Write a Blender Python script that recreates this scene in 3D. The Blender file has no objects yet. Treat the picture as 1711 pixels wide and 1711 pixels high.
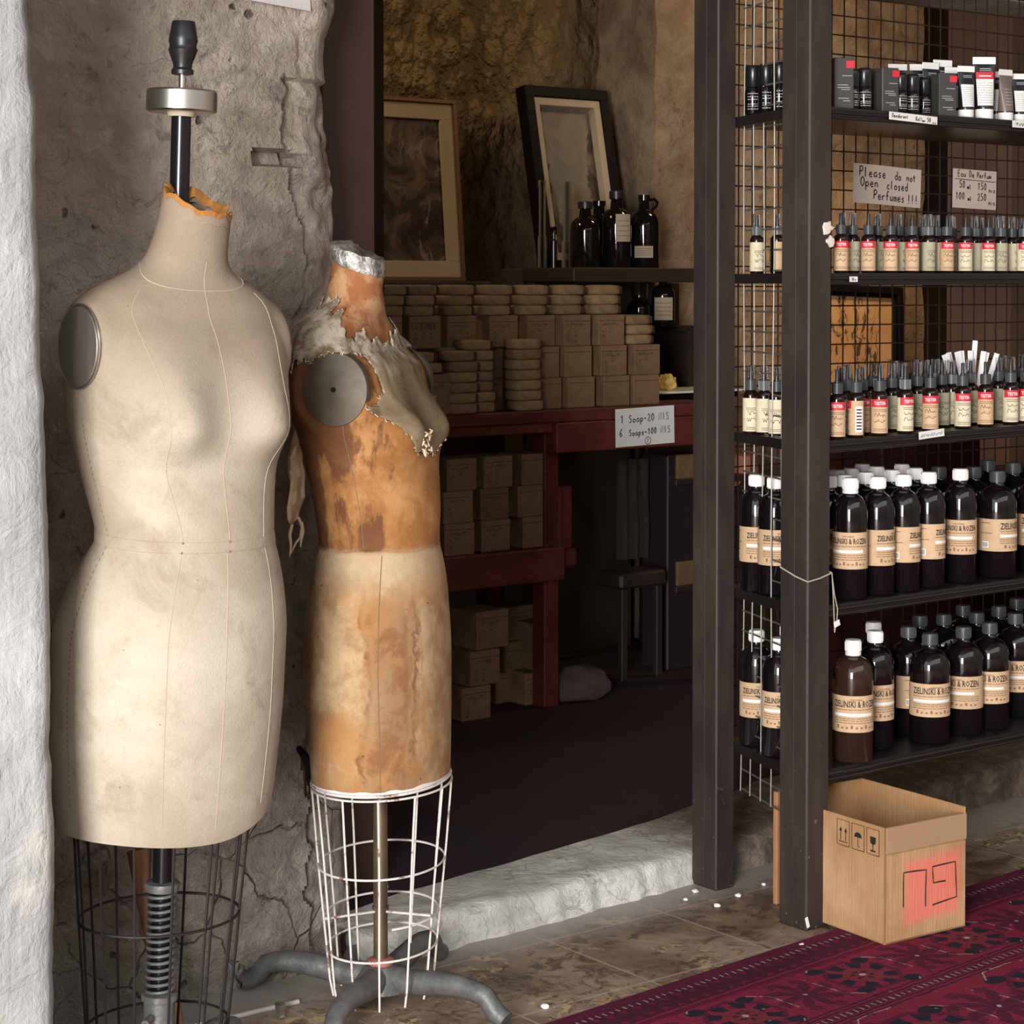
import bpy, bmesh, math, random
from mathutils import Vector, Matrix, noise
R = math.radians
PI = math.pi
rng = random.Random(7)
sc = bpy.context.scene
col = sc.collection

# ---------------------------------------------------------------- camera
F = 3529.0
H = 1.25
YAW = R(37.8)
PITCH = R(1.79)
PY0 = 590.0
cam_d = bpy.data.cameras.new('camera')
cam = bpy.data.objects.new('camera', cam_d)
col.objects.link(cam)
cam.location = (0, 0, H)
cam.rotation_euler = (PI/2 - PITCH, 0, -YAW)
cam_d.sensor_fit = 'HORIZONTAL'
cam_d.sensor_width = 36
cam_d.lens = 36*F/1711
cam_d.shift_y = (PY0 - 855.5)/1711
cam_d.clip_start = .05
sc.camera = cam

# ---------------------------------------------------------------- world and lights
w = bpy.data.worlds.new('daylight')
sc.world = w
w.use_nodes = True
wn = w.node_tree.nodes
wn['Background'].inputs[0].default_value = (.93, .965, 1.0, 1)
wn['Background'].inputs[1].default_value = 1.35
def light(name, kind, loc, energy, color, size=None, target=None, spot=None):
    d = bpy.data.lights.new(name, kind)
    d.energy = energy
    d.color = color
    if kind == 'AREA':
        d.shape = 'RECTANGLE'; d.size = size[0]; d.size_y = size[1]
    elif kind == 'SUN':
        d.angle = size
    elif size:
        d.shadow_soft_size = size
    if spot:
        d.spot_size = spot; d.spot_blend = .6
    o = bpy.data.objects.new(name, d)
    col.objects.link(o)
    o.location = loc
    if target:
        o.rotation_euler = (Vector(target)-Vector(loc)).to_track_quat('-Z', 'Y').to_euler()
    return o
DAY = light('daylight_opening', 'AREA', (-2.25, -.85, 1.25), 300, (1, .98, .955), (1.3, 2.3), (2.2, 3.0, 1.0))
LAMP_A = light('warm_lamp', 'AREA', (2.85, 5.15, 2.45), 5.0, (1, .74, .45), (.3, .3), (3.0, 5.6, 1.8))
LAMP_B = light('picture_lamp', 'SPOT', (5.1, 4.3, 2.1), 22, (1, .66, .34), .08, (5.65, 5.2, 1.1), R(55))
PIER_FILL = light('pier_fill', 'AREA', (5.2, 4.3, 2.7), 6, (1, .74, .46), (.5, .3), (5.4, 5.3, 1.5))  # unseen warm fill, added to brighten the pier
vs = sc.view_settings
vs.view_transform = 'Standard'
vs.look = 'None'
vs.gamma = 1
vs.use_curve_mapping = False
vs.exposure = 0.62

# ---------------------------------------------------------------- pixel rays (which way a point of the photo lies)
_f = Vector((math.sin(YAW)*math.cos(PITCH), math.cos(YAW)*math.cos(PITCH), -math.sin(PITCH)))
_r = Vector((math.cos(YAW), -math.sin(YAW), 0))
_u = _r.cross(_f)
def ray(px, py): return _f + _r*((px-855.5)/F) + _u*((PY0-py)/F)
def on_y(px, py, Y):
    d = ray(px, py); return Vector((0, 0, H)) + d*(Y/d.y)
def on_z(px, py, Z):
    d = ray(px, py); return Vector((0, 0, H)) + d*((Z-H)/d.z)
def xat(px, Y, py=600): return on_y(px, py, Y).x
def zat(px, py, Y): return on_y(px, py, Y).z

# ---------------------------------------------------------------- node maths
class E:
    def __init__(s, nt, v): s.nt = nt; s.v = v
    def _m(s, op, *a):
        n = s.nt.nodes.new('ShaderNodeMath'); n.operation = op
        for i, x in enumerate((s,)+a):
            x = x.v if isinstance(x, E) else x
            if isinstance(x, (int, float)): n.inputs[i].default_value = x
            else: s.nt.links.new(x, n.inputs[i])
        return E(s.nt, n.outputs[0])
    def __add__(s, o): return s._m('ADD', o)
    __radd__ = __add__
    def __sub__(s, o): return s._m('SUBTRACT', o)
    def __rsub__(s, o): return (s*-1)+o
    def __mul__(s, o): return s._m('MULTIPLY', o)
    __rmul__ = __mul__
    def __truediv__(s, o): return s._m('DIVIDE', o)
    def lt(s, o): return s._m('LESS_THAN', o)
    def gt(s, o): return s._m('GREATER_THAN', o)
    def mx(s, o): return s._m('MAXIMUM', o)
    def mn(s, o): return s._m('MINIMUM', o)
    def ab(s): return s._m('ABSOLUTE')
    def fr(s): return s._m('FRACT')
    def fl(s): return s._m('FLOOR')
    def sin(s): return s._m('SINE')
    def cos(s): return s._m('COSINE')
    def sq(s): return s._m('SQRT')
    def at2(s, o): return s._m('ARCTAN2', o)
    def clamp(s):
        n = s.nt.nodes.new('ShaderNodeClamp'); s.nt.links.new(s.v, n.inputs[0]); return E(s.nt, n.outputs[0])
    def step(s, a, b):
        n = s.nt.nodes.new('ShaderNodeMapRange'); n.interpolation_type = 'SMOOTHSTEP'
        s.nt.links.new(s.v, n.inputs[0])
        n.inputs[1].default_value = a; n.inputs[2].default_value = b
        if a > b:
            n.inputs[1].default_value = b; n.inputs[2].default_value = a
            n.inputs[3].default_value = 1; n.inputs[4].default_value = 0
        return E(s.nt, n.outputs[0])
    def band(s, a, b): return s.gt(a)*s.lt(b)

class Mat:
    def __init__(s, name, rough=.6, metal=0, spec=.5):
        s.m = bpy.data.materials.new(name); s.m.use_nodes = True
        s.nt = s.m.node_tree; s.b = s.nt.nodes['Principled BSDF']
        s.b.inputs['Roughness'].default_value = rough
        s.b.inputs['Metallic'].default_value = metal
        s.b.inputs['Specular IOR Level'].default_value = spec
        tc = s.nt.nodes.new('ShaderNodeTexCoord'); s.co = tc.outputs['Object']
        sx = s.nt.nodes.new('ShaderNodeSeparateXYZ'); s.nt.links.new(s.co, sx.inputs[0])
        s.x, s.y, s.z = (E(s.nt, sx.outputs[i]) for i in range(3))
    def noise(s, scale, detail=5, rough=.6, dist=0, stretch=None, w=None):
        n = s.nt.nodes.new('ShaderNodeTexNoise')
        n.inputs['Scale'].default_value = scale; n.inputs['Detail'].default_value = detail
        n.inputs['Roughness'].default_value = rough; n.inputs['Distortion'].default_value = dist
        co = s.co
        if stretch or w:
            mp = s.nt.nodes.new('ShaderNodeMapping'); s.nt.links.new(co, mp.inputs[0])
            if stretch: mp.inputs['Scale'].default_value = stretch
            if w: mp.inputs['Location'].default_value = w
            co = mp.outputs[0]
        s.nt.links.new(co, n.inputs['Vector'])
        return E(s.nt, n.outputs[0])
    def voro(s, scale, feature='F1', warp=0, stretch=None):
        n = s.nt.nodes.new('ShaderNodeTexVoronoi'); n.feature = feature
        n.inputs['Scale'].default_value = scale
        co = s.co
        if warp:
            nn = s.nt.nodes.new('ShaderNodeTexNoise'); nn.inputs['Scale'].default_value = scale*1.3
            nn.inputs['Detail'].default_value = 4
            s.nt.links.new(s.co, nn.inputs['Vector'])
            vm = s.nt.nodes.new('ShaderNodeVectorMath'); vm.operation = 'MULTIPLY_ADD'
            s.nt.links.new(nn.outputs['Color'], vm.inputs[0]); vm.inputs[1].default_value = (warp,)*3
            s.nt.links.new(s.co, vm.inputs[2]); co = vm.outputs[0]
        if stretch:
            mp = s.nt.nodes.new('ShaderNodeMapping'); s.nt.links.new(co, mp.inputs[0])
            mp.inputs['Scale'].default_value = stretch; co = mp.outputs[0]
        s.nt.links.new(co, n.inputs['Vector'])
        return E(s.nt, n.outputs[0])
    def rand(s):
        n = s.nt.nodes.new('ShaderNodeObjectInfo'); return E(s.nt, n.outputs['Random'])
    def rgb(s, c):
        n = s.nt.nodes.new('ShaderNodeRGB'); n.outputs[0].default_value = (*c, 1); return n.outputs[0]
    def mix(s, fac, a, b, mode='MIX'):
        n = s.nt.nodes.new('ShaderNodeMix'); n.data_type = 'RGBA'; n.blend_type = mode
        if isinstance(fac, E): s.nt.links.new(fac.v, n.inputs[0])
        else: n.inputs[0].default_value = fac
        for x, i in ((a, 6), (b, 7)):
            if isinstance(x, tuple): n.inputs[i].default_value = (*x, 1)
            else: s.nt.links.new(x, n.inputs[i])
        return n.outputs[2]
    def gain(s, c, e):
        n = s.nt.nodes.new('ShaderNodeVectorMath'); n.operation = 'SCALE'
        if isinstance(c, tuple): n.inputs[0].default_value = c
        else: s.nt.links.new(c, n.inputs[0])
        s.nt.links.new(e.v, n.inputs['Scale']); return n.outputs[0]
    def color(s, c):
        if isinstance(c, tuple): s.b.inputs['Base Color'].default_value = (*c, 1)
        else: s.nt.links.new(c, s.b.inputs['Base Color'])
        return s
    def rough(s, e): s.nt.links.new(e.v, s.b.inputs['Roughness']); return s
    def bump(s, h, dist=.01, strength=1):
        n = s.nt.nodes.new('ShaderNodeBump'); n.inputs['Distance'].default_value = dist
        n.inputs['Strength'].default_value = strength
        s.nt.links.new(h.v, n.inputs['Height']); s.nt.links.new(n.outputs[0], s.b.inputs['Normal']); return s

def plain(name, c, rough=.6, metal=0, spec=.5, var=.12, scale=30, bump=0):
    m = Mat(name, rough, metal, spec)
    n = m.noise(scale, 4)
    m.color(m.gain(c, n*(2*var) + (1-var)))
    if bump: m.bump(n, bump)
    return m.m

# ---------------------------------------------------------------- mesh helpers
class MB:
    def __init__(s): s.v = []; s.f = []; s.mi = []
    def add(s, verts, faces, mi=0, M=None):
        o = len(s.v)
        s.v += [(M @ Vector(p)) if M else Vector(p) for p in verts]
        s.f += [tuple(i+o for i in f) for f in faces]
        s.mi += [mi]*len(faces)
        return s
    def box(s, lo, hi, mi=0, M=None):
        x0, y0, z0 = lo; x1, y1, z1 = hi
        vs_ = [(x, y, z) for z in (z0, z1) for y in (y0, y1) for x in (x0, x1)]
        return s.add(vs_, [(0, 2, 3, 1), (4, 5, 7, 6), (0, 1, 5, 4), (2, 6, 7, 3), (0, 4, 6, 2), (1, 3, 7, 5)], mi, M)
    def rbox(s, lo, hi, r=.003, mi=0, M=None, seg=1):
        bm = bmesh.new(); bmesh.ops.create_cube(bm, size=1)
        c = (Vector(lo)+Vector(hi))/2; d = Vector(hi)-Vector(lo)
        for v in bm.verts: v.co = Vector((v.co.x*d.x, v.co.y*d.y, v.co.z*d.z)) + c
        bmesh.ops.bevel(bm, geom=bm.edges[:], offset=r, segments=seg, affect='EDGES', profile=.5)
        bm.verts.index_update()
        s.add([v.co.copy() for v in bm.verts], [[v.index for v in f.verts] for f in bm.faces], mi, M)
        bm.free(); return s
    def lathe(s, prof, seg=24, mi=0, M=None, caps=True):
        vs_ = []; fs = []
        for (r, z) in prof:
            for k in range(seg):
                a = 2*PI*k/seg; vs_.append((r*math.cos(a), r*math.sin(a), z))
        for i in range(len(prof)-1):
            for k in range(seg):
                k2 = (k+1) % seg
                fs.append((i*seg+k, i*seg+k2, (i+1)*seg+k2, (i+1)*seg+k))
        if caps:
            fs.append(tuple(reversed(range(seg)))); n = (len(prof)-1)*seg; fs.append(tuple(range(n, n+seg)))
        return s.add(vs_, fs, mi, M)
    def tube(s, pts, r, seg=8, mi=0, closed=False, M=None, caps=True):
        pts = [Vector(p) for p in pts]; n = len(pts); vs_ = []; fs = []
        up = None
        for i, p in enumerate(pts):
            a = pts[i-1] if (i or closed) else p
            b = pts[(i+1) % n] if (i < n-1 or closed) else p
            t = (b-a).normalized()
            if up is None:
                up = Vector((0, 0, 1)) if abs(t.z) < .9 else Vector((1, 0, 0))
            x = up - t*up.dot(t)
            if x.length < 1e-6: x = t.orthogonal()
            x.normalize(); up = x; y = t.cross(x)
            rr = r[i] if isinstance(r, (list, tuple)) else r
            for k in range(seg):
                an = 2*PI*k/seg; vs_.append(p + (x*math.cos(an)+y*math.sin(an))*rr)
        m = n if closed else n-1
        for i in range(m):
            j = (i+1) % n
            for k in range(seg):
                k2 = (k+1) % seg; fs.append((i*seg+k, i*seg+k2, j*seg+k2, j*seg+k))
        if caps and not closed:
            fs.append(tuple(reversed(range(seg)))); fs.append(tuple(range((n-1)*seg, n*seg)))
        return s.add(vs_, fs, mi, M)
    def ribbon(s, pts, wd, nrm, mi=0, M=None):
        """flat pen stroke lying in the plane with normal nrm"""
        pts = [Vector(p) for p in pts]; nrm = Vector(nrm); vs_ = []; fs = []
        for i, p in enumerate(pts):
            a = pts[max(i-1, 0)]; b = pts[min(i+1, len(pts)-1)]
            t = (b-a)
            if t.length < 1e-9: t = Vector((1, 0, 0))
            t.normalize(); q = nrm.cross(t)*wd/2
            vs_ += [p+q, p-q]
        for i in range(len(pts)-1): fs.append((2*i, 2*i+1, 2*i+3, 2*i+2))
        return s.add(vs_, fs, mi, M)
    def build(s, name, mats, parent=None, smooth=True, angle=35, loc=None):
        me = bpy.data.meshes.new(name)
        me.from_pydata([tuple(p) for p in s.v], [], s.f)
        if not isinstance(mats, (list, tuple)): mats = [mats]
        for m in mats: me.materials.append(m)
        for p, i in zip(me.polygons, s.mi): p.material_index = i
        bm = bmesh.new(); bm.from_mesh(me); bmesh.ops.recalc_face_normals(bm, faces=bm.faces); bm.to_mesh(me); bm.free()
        if smooth:
            me.shade_smooth(); me.set_sharp_from_angle(angle=R(angle))
        o = bpy.data.objects.new(name, me); col.objects.link(o)
        if parent: o.parent = parent
        if loc is not None: o.location = loc
        return o

def tag(o, label=None, cat=None, group=None, kind=None):
    if label: o['label'] = label
    if cat: o['category'] = cat
    if group: o['group'] = group
    if kind: o['kind'] = kind
    return o
def thing(name, loc, label, cat, rz=0, group=None):
    o = bpy.data.objects.new(name, None); col.objects.link(o)
    o.empty_display_size = .05
    o.location = loc; o.rotation_euler = (0, 0, rz)
    return tag(o, label, cat, group)
KIDS = {}
def copy_tree(o, parent=None):
    c = o.copy(); col.objects.link(c)
    if parent: c.parent = parent
    for ch in list(o.children): copy_tree(ch, c)
    return c
_used = set()
def place(proto, loc, rz, label, cat, group, scale=1, rx=0, ry=0):
    """first call uses the prototype itself, later calls copy it"""
    if proto.name in _used: o = copy_tree(proto)
    else: o = proto; _used.add(proto.name)
    o.location = loc; o.rotation_euler = (rx, ry, rz)
    o.scale = (scale,)*3
    return tag(o, label, cat, group)
def struct(o): o['kind'] = 'structure'; return o
ORD = ['first', 'second', 'third', 'fourth', 'fifth', 'sixth', 'seventh', 'eighth', 'ninth', 'tenth', 'eleventh', 'twelfth']

# ---------------------------------------------------------------- lettering
GL = {
 'a': [[(.5,.45),(.3,.52),(.08,.3),(.15,.05),(.4,.08),(.5,.4),(.5,.02)]],
 'b': [[(.1,1),(.1,0)],[(.1,.4),(.35,.5),(.5,.25),(.35,0),(.1,.08)]],
 'c': [[(.5,.42),(.25,.5),(.08,.25),(.25,0),(.5,.06)]],
 'd': [[(.5,1),(.5,0)],[(.5,.4),(.25,.5),(.08,.25),(.25,0),(.5,.1)]],
 'e': [[(.1,.27),(.5,.3),(.4,.5),(.18,.48),(.08,.22),(.25,0),(.5,.08)]],
 'f': [[(.5,.95),(.3,1),(.22,.8),(.2,0)],[(.05,.5),(.42,.52)]],
 'i': [[(.2,.5),(.2,0)]], 'k': [[(.1,1),(.1,0)],[(.45,.5),(.12,.22),(.48,0)]],
 'l': [[(.2,1),(.2,.05),(.3,0)]],
 'm': [[(.05,.5),(.05,0)],[(.05,.38),(.2,.5),(.28,.4),(.28,0)],[(.28,.38),(.42,.5),(.52,.4),(.52,0)]],
 'n': [[(.08,.5),(.08,0)],[(.08,.36),(.3,.5),(.45,.38),(.46,0)]],
 'o': [[(.3,.5),(.1,.35),(.1,.12),(.28,0),(.48,.12),(.48,.36),(.3,.5)]],
 'p': [[(.1,.5),(.1,-.4)],[(.1,.4),(.35,.5),(.5,.25),(.35,.02),(.1,.1)]],
 'r': [[(.1,.5),(.1,0)],[(.1,.33),(.3,.5),(.46,.44)]],
 's': [[(.45,.45),(.22,.5),(.12,.38),(.42,.18),(.38,.02),(.1,.05)]],
 't': [[(.25,.85),(.25,.08),(.42,.02)],[(.05,.52),(.46,.54)]],
 'u': [[(.08,.5),(.1,.1),(.28,0),(.45,.15)],[(.46,.5),(.47,0)]],
 'v': [[(.05,.5),(.25,0),(.48,.5)]], 'h': [[(.1,1),(.1,0)],[(.1,.36),(.3,.5),(.45,.38),(.46,0)]],
 'A': [[(0,0),(.3,1),(.55,0)],[(.1,.36),(.48,.36)]], 'D': [[(.08,1),(.08,0),(.4,.1),(.55,.5),(.4,.9),(.02,1)]],
 'E': [[(.5,1),(.08,.98),(.08,0),(.5,.03)],[(.08,.52),(.42,.54)]], 'I': [[(.25,1),(.25,0)]],
 'L': [[(.08,1),(.08,0),(.5,.02)]], 'N': [[(.05,0),(.08,1),(.48,0),(.5,1)]],
 'O': [[(.3,1),(.06,.7),(.08,.25),(.3,0),(.54,.3),(.52,.75),(.3,1)]],
 'P': [[(.1,1),(.1,0)],[(.05,.96),(.4,1),(.55,.75),(.4,.5),(.1,.48)]], 'R': [[(.1,1),(.1,0)],[(.05,.96),(.4,1),(.52,.75),(.4,.52),(.1,.5),(.55,0)]],
 'S': [[(.5,.9),(.25,1),(.1,.78),(.45,.4),(.4,.05),(.06,.08)]], 'V': [[(0,1),(.28,0),(.55,1)]],
 '0': [[(.28,1),(.08,.6),(.12,.15),(.3,0),(.46,.3),(.45,.8),(.28,1)]], '1': [[(.1,.75),(.3,1),(.3,0)]],
 '2': [[(.08,.78),(.25,1),(.46,.8),(.35,.45),(.05,.02),(.52,.05)]], '5': [[(.5,1),(.15,.98),(.12,.55),(.38,.58),(.48,.3),(.32,0),(.06,.08)]],
 '6': [[(.42,1),(.15,.55),(.1,.2),(.28,0),(.46,.2),(.32,.45),(.12,.3)]],
 '!': [[(.2,1),(.2,.25)],[(.2,.08),(.21,0)]], '-': [[(.05,.4),(.45,.42)]],
}
def pen(mb, text, x, z, size, wd, mi=0, M=None, slope=0, y=-.0006, jit=.03):
    """handwriting on a sheet facing -Y (local x right, z up)"""
    r2 = random.Random(text)
    cx = x
    for ch in text:
        if ch == ' ': cx += size*.55; continue
        dy = r2.uniform(-jit, jit)*size
        for st in GL.get(ch, []):
            p = [(cx+px_*size, y, z+pz_*size+dy+(cx-x)*slope) for px_, pz_ in st]
            mb.ribbon(p, wd, (0, -1, 0), mi, M)
        cx += size*.68
    return cx
def scribble(mb, x, z, wdt, size, wd, seed, mi=0, M=None, y=-.0006):
    r2 = random.Random(seed); p = []
    n = max(4, int(wdt/size*5))
    for i in range(n):
        p.append((x+wdt*i/n, y, z+size*r2.uniform(.05, .9)))
        if r2.random() < .2 and len(p) > 2:
            mb.ribbon(p, wd, (0, -1, 0), mi, M); p = []
    if len(p) > 1: mb.ribbon(p, wd, (0, -1, 0), mi, M)
_tc = {}
def glyphs(s, size, bold=0):
    """type set flat in x/z, centred, as plain mesh data"""
    if (s, size) in _tc: return _tc[(s, size)]
    cu = bpy.data.curves.new('type', 'FONT'); cu.body = s; cu.size = size
    cu.align_x = 'CENTER'; cu.resolution_u = 1; cu.offset = bold
    ob = bpy.data.objects.new('type', cu); col.objects.link(ob)
    dg = bpy.context.evaluated_depsgraph_get()
    me = bpy.data.meshes.new_from_object(ob.evaluated_get(dg))
    vs_ = [(v.co.x, 0, v.co.y) for v in me.vertices]; fs = [tuple(p.vertices) for p in me.polygons]
    bpy.data.objects.remove(ob); bpy.data.curves.remove(cu); bpy.data.meshes.remove(me)
    _tc[(s, size)] = (vs_, fs); return vs_, fs
def bend(vs_, r, z0=0, a0=0):
    return [(r*math.sin(x/r+a0), -r*math.cos(x/r+a0), z+z0) for x, y, z in vs_]
def patch(mb, r, a0, a1, z0, z1, n=10, mi=0):
    vs_ = []; fs = []
    for i in range(n+1):
        a = a0+(a1-a0)*i/n
        vs_ += [(r*math.sin(a), -r*math.cos(a), z0), (r*math.sin(a), -r*math.cos(a), z1)]
    for i in range(n): fs.append((2*i, 2*i+2, 2*i+3, 2*i+1))
    mb.add(vs_, fs, mi)

# ---------------------------------------------------------------- materials of the setting
def m_plaster():
    m = Mat('old_plaster', .92, spec=.2)
    n1 = m.noise(3.2, 8, .65, .6); n2 = m.noise(9, 8, .7, .4); n3 = m.noise(38, 6, .7)
    c = m.mix(n1.step(.36, .66), (.42, .35, .285), (.62, .535, .45))
    c = m.mix(n2.step(.55, .68)*.8, c, (.17, .14, .12))
    c = m.mix(m.noise(5, 6, .6, 1.2, w=(3, 1, 7)).step(.60, .68)*.6, c, (.54, .48, .42))
    c = m.mix(n3.step(.62, .75)*.5, c, (.14, .115, .10))
    ck = m.voro(5.5, 'DISTANCE_TO_EDGE', .14)
    ck2 = m.voro(16, 'DISTANCE_TO_EDGE', .10)
    low = (m.z + (n1-.5)*.5).step(1.15, .75)
    crack = ck.step(.022, .0)*(low*.55+.05)*n1.step(.35, .6)
    c = m.mix(low*.62, c, m.mix(n2.step(.3, .7), (.19, .17, .155), (.36, .325, .295)))
    c = m.mix(crack*.55, c, (.05, .042, .038))
    c = m.mix(ck2.step(.03, .0)*n1.step(.5, .62)*.5, c, (.07, .06, .05))
    n4 = m.noise(20, 7, .7, .9, w=(5, 2, 8))
    c = m.mix(n4.step(.56, .66)*.55, c, (.66, .59, .51))
    c = m.mix(n4.step(.42, .34)*.5, c, (.20, .16, .13))
    pit = m.voro(17, 'F1', .05).step(.16, .07)*n2.step(.48, .58)
    c = m.mix(pit*.8, c, (.10, .08, .068))
    m.color(c)
    m.bump(n2*.6+n3*.5+n1*.5+n4*.6-crack*.7-pit*.6, .036)
    return m.m
def m_white():
    m = Mat('white_limewash', .8, spec=.25)
    n = m.noise(5, 8, .65, .5); n2 = m.noise(60, 5, .6, stretch=(1, 1, .2)); n3 = m.noise(22, 6, .7, .8)
    c = m.mix(n.step(.4, .7), (.32, .32, .32), (.41, .41, .415))
    c = m.mix(n3.step(.62, .72)*.5, c, (.50, .48, .45))
    c = m.mix(m.noise(3, 5, .6, w=(9, 2, 4)).step(.6, .72)*.5, c, (.62, .56, .47))
    m.color(c); m.bump(n*.8+n2*.25+n3*.5, .012)
    return m.m
def m_tiles():
    m = Mat('stained_floor_tiles', .55, spec=.4)
    tx = ((m.x-2.507)/.297).fr(); ty = ((m.y-2.825)/.297).fr()
    n = m.noise(4, 9, .7, .7); n2 = m.noise(14, 8, .75, 1.2); n3 = m.noise(55, 5, .7)
    g = (tx-.5).ab().mx((ty-.5).ab()).gt(.4915)
    c = m.mix(n.step(.35, .65), (.17, .11, .074), (.36, .27, .20))
    c = m.mix(n2.step(.46, .6)*.8, c, (.075, .040, .023))
    worn = m.noise(3.4, 4, .5, .3, w=(1.3, .4, 0)).step(.46, .56)*n2.step(.47, .55)
    c = m.mix(worn*m.noise(34, 6, .7, .8).step(.47, .54)*.9, c, (.58, .43, .23))
    c = m.mix((m.y + (n-.5)*.12).step(3.05, 3.2)*.85, c, (.38, .36, .335))
    c = m.mix(n3.step(.68, .74)*.6, c, (.55, .51, .46))
    c = m.mix(g*.7, c, (.46, .38, .31))
    m.color(c); m.rough(n*.3+.38); m.bump(n2*.3+n3*.2-g*.5, .005)
    return m.m
def m_step():
    m = Mat('limestone_threshold', .85, spec=.25)
    n = m.noise(5, 8, .65, .5); n2 = m.noise(24, 7, .7, .6)
    c = m.mix(n.step(.35, .68), (.50, .485, .45), (.72, .70, .65))
    c = m.mix(n2.step(.58, .7)*.55, c, (.25, .235, .21))
    c = m.mix(m.voro(6, 'DISTANCE_TO_EDGE', .2).step(.02, 0)*.5, c, (.2, .18, .16))
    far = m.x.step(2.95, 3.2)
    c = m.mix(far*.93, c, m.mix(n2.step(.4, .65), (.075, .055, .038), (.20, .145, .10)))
    m.color(c); m.bump(n*.6+n2*.5, .02)
    return m.m
def m_cave():
    m = Mat('rough_ochre_plaster', .9, spec=.2)
    n1 = m.noise(2, 7, .6, .5); n2 = m.noise(9, 8, .7, 1)
    chis = m.voro(19, 'F1', .07, stretch=(1, 1, .6))
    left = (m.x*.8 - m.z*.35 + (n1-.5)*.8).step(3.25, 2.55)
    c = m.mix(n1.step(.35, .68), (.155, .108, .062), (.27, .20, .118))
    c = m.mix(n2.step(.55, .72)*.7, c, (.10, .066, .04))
    c = m.mix(left*.7, c, (.50, .35, .17))  # warm lamplight on the upper left, painted into the plaster colour
    c = m.mix(left*chis.step(.42, .62)*.75, c, (.15, .095, .045))  # shade in the gaps of the chiselling, painted dark
    m.color(c); m.bump(n2*.5 - chis*(left*1.5+.15), .05)
    return m.m
M_PLASTER = m_plaster(); M_WHITE = m_white(); M_TILES = m_tiles(); M_STEP = m_step(); M_CAVE = m_cave()
M_DARKFLOOR = plain('dark_maroon_matting', (.024, .007, .011), .9, var=.4, scale=12, bump=.004)
M_CEIL = plain('grey_plaster_ceiling', (.25, .22, .19), .9)
M_DOORWOOD = plain('oxblood_painted_wood', (.046, .019, .013), .6, var=.35, scale=14, bump=.002)
M_BLACK = plain('black_paint', (.004, .0035, .0035), .6, spec=.2)

def sheet(name, nu, nv, fn, mat, back=None, smooth=True):
    """grid surface fn(u, v) -> point, optionally with a thickness vector"""
    mb = MB()
    for j in range(nv+1):
        for i in range(nu+1): mb.v.append(Vector(fn(i/nu, j/nv)))
    W = nu+1
    for j in range(nv):
        for i in range(nu): mb.f.append((j*W+i, j*W+i+1, (j+1)*W+i+1, (j+1)*W+i)); mb.mi.append(0)
    if back is not None:
        ring = [i for i in range(nu+1)] + [j*W+nu for j in range(1, nv+1)] + [nv*W+i for i in range(nu-1, -1, -1)] + [j*W for j in range(nv-1, 0, -1)]
        o = len(mb.v); back = Vector(back)
        for k in ring: mb.v.append(mb.v[k]+back)
        n = len(ring)
        for k in range(n):
            k2 = (k+1) % n; mb.f.append((ring[k], ring[k2], o+k2, o+k)); mb.mi.append(0)
        mb.f.append(tuple(range(o, o+n))); mb.mi.append(0)
    return mb.build(name, mat, smooth=smooth, angle=60)
def lerp_tab(tab, v):
    if v <= tab[0][0]: return tab[0][1]
    for (a, x), (b, y) in zip(tab, tab[1:]):
        if v <= b: return x+(y-x)*(v-a)/(b-a)
    return tab[-1][1]
def nz(x, y, z, s): return noise.noise(Vector((x*s, y*s, z*s)))

# ---------------------------------------------------------------- the setting
# outside floor
fl = MB(); fl.box((-6, -6, -.12), (8, 3.34, 0)).build('floor', M_TILES, smooth=False)
struct(bpy.data.objects['floor'])
# plaster wall behind the dress forms, its right end a broken stone edge beside the doorway
WY = 3.24
EDGE = sorted([(zat(600, py, WY), px) for py, px in ((-400, 580), (0, 583), (55, 577), (62, 573), (130, 571), (200, 576), (248, 581), (262, 588), (300, 592), (330, 589), (382, 592), (425, 592), (650, 597), (900, 600), (1350, 608), (1500, 613), (1640, 616))])
def f_wall(u, v):
    z = -.02+v*2.9
    xe = xat(lerp_tab(EDGE, z), WY) + .006*nz(1, 2, z, 22)
    x = .9 + (xe-.9)*u
    d = .012*nz(x, 0, z, 4)+.006*nz(x, 3, z, 14)+.003*nz(x, 7, z, 40)
    low = max(0, min(1, (1.15-z)/.3))
    if low > 0:
        q = Vector((x*4.2+.35*nz(x, 5, z, 6), 0, z*5.2+.35*nz(x, 9, z, 6)))
        ds = noise.voronoi(q)[0]
        d += low*.022*max(0, .34-(ds[1]-ds[0]))+low*.006*nz(x, 2, z, 24)
    # the small square putlog hole
    p0 = on_y(421, 246, WY); p1 = on_y(515, 276, WY)
    if p0.x < x < p1.x and p1.z < z < p0.z + .005*nz(x, 0, 0, 30) - .008*(x-p0.x)/(p1.x-p0.x): d += .035
    # crumbled corner stones
    e = xe-x
    if e < .09: d += .05*(1-e/.09)**2 + .012*nz(x, 2, z, 11)
    # plaster has broken away along the corner, baring rounded stones
    eb = .125+.035*nz(0, 3, z, 5)+.014*nz(0, 6, z, 24)
    if e < eb and z < 1.62:
        q2 = noise.voronoi(Vector((x*7+.3*nz(x, 5, z, 9), 0, z*8+.3*nz(x, 9, z, 9))))[0]
        d += .012+.03*max(0, .35-(q2[1]-q2[0]))+.006*nz(x, 4, z, 30)
    return (x, WY+d, z)
struct(sheet('wall_back', 250, 430, f_wall, M_PLASTER, back=(0, .2, 0)))
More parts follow.
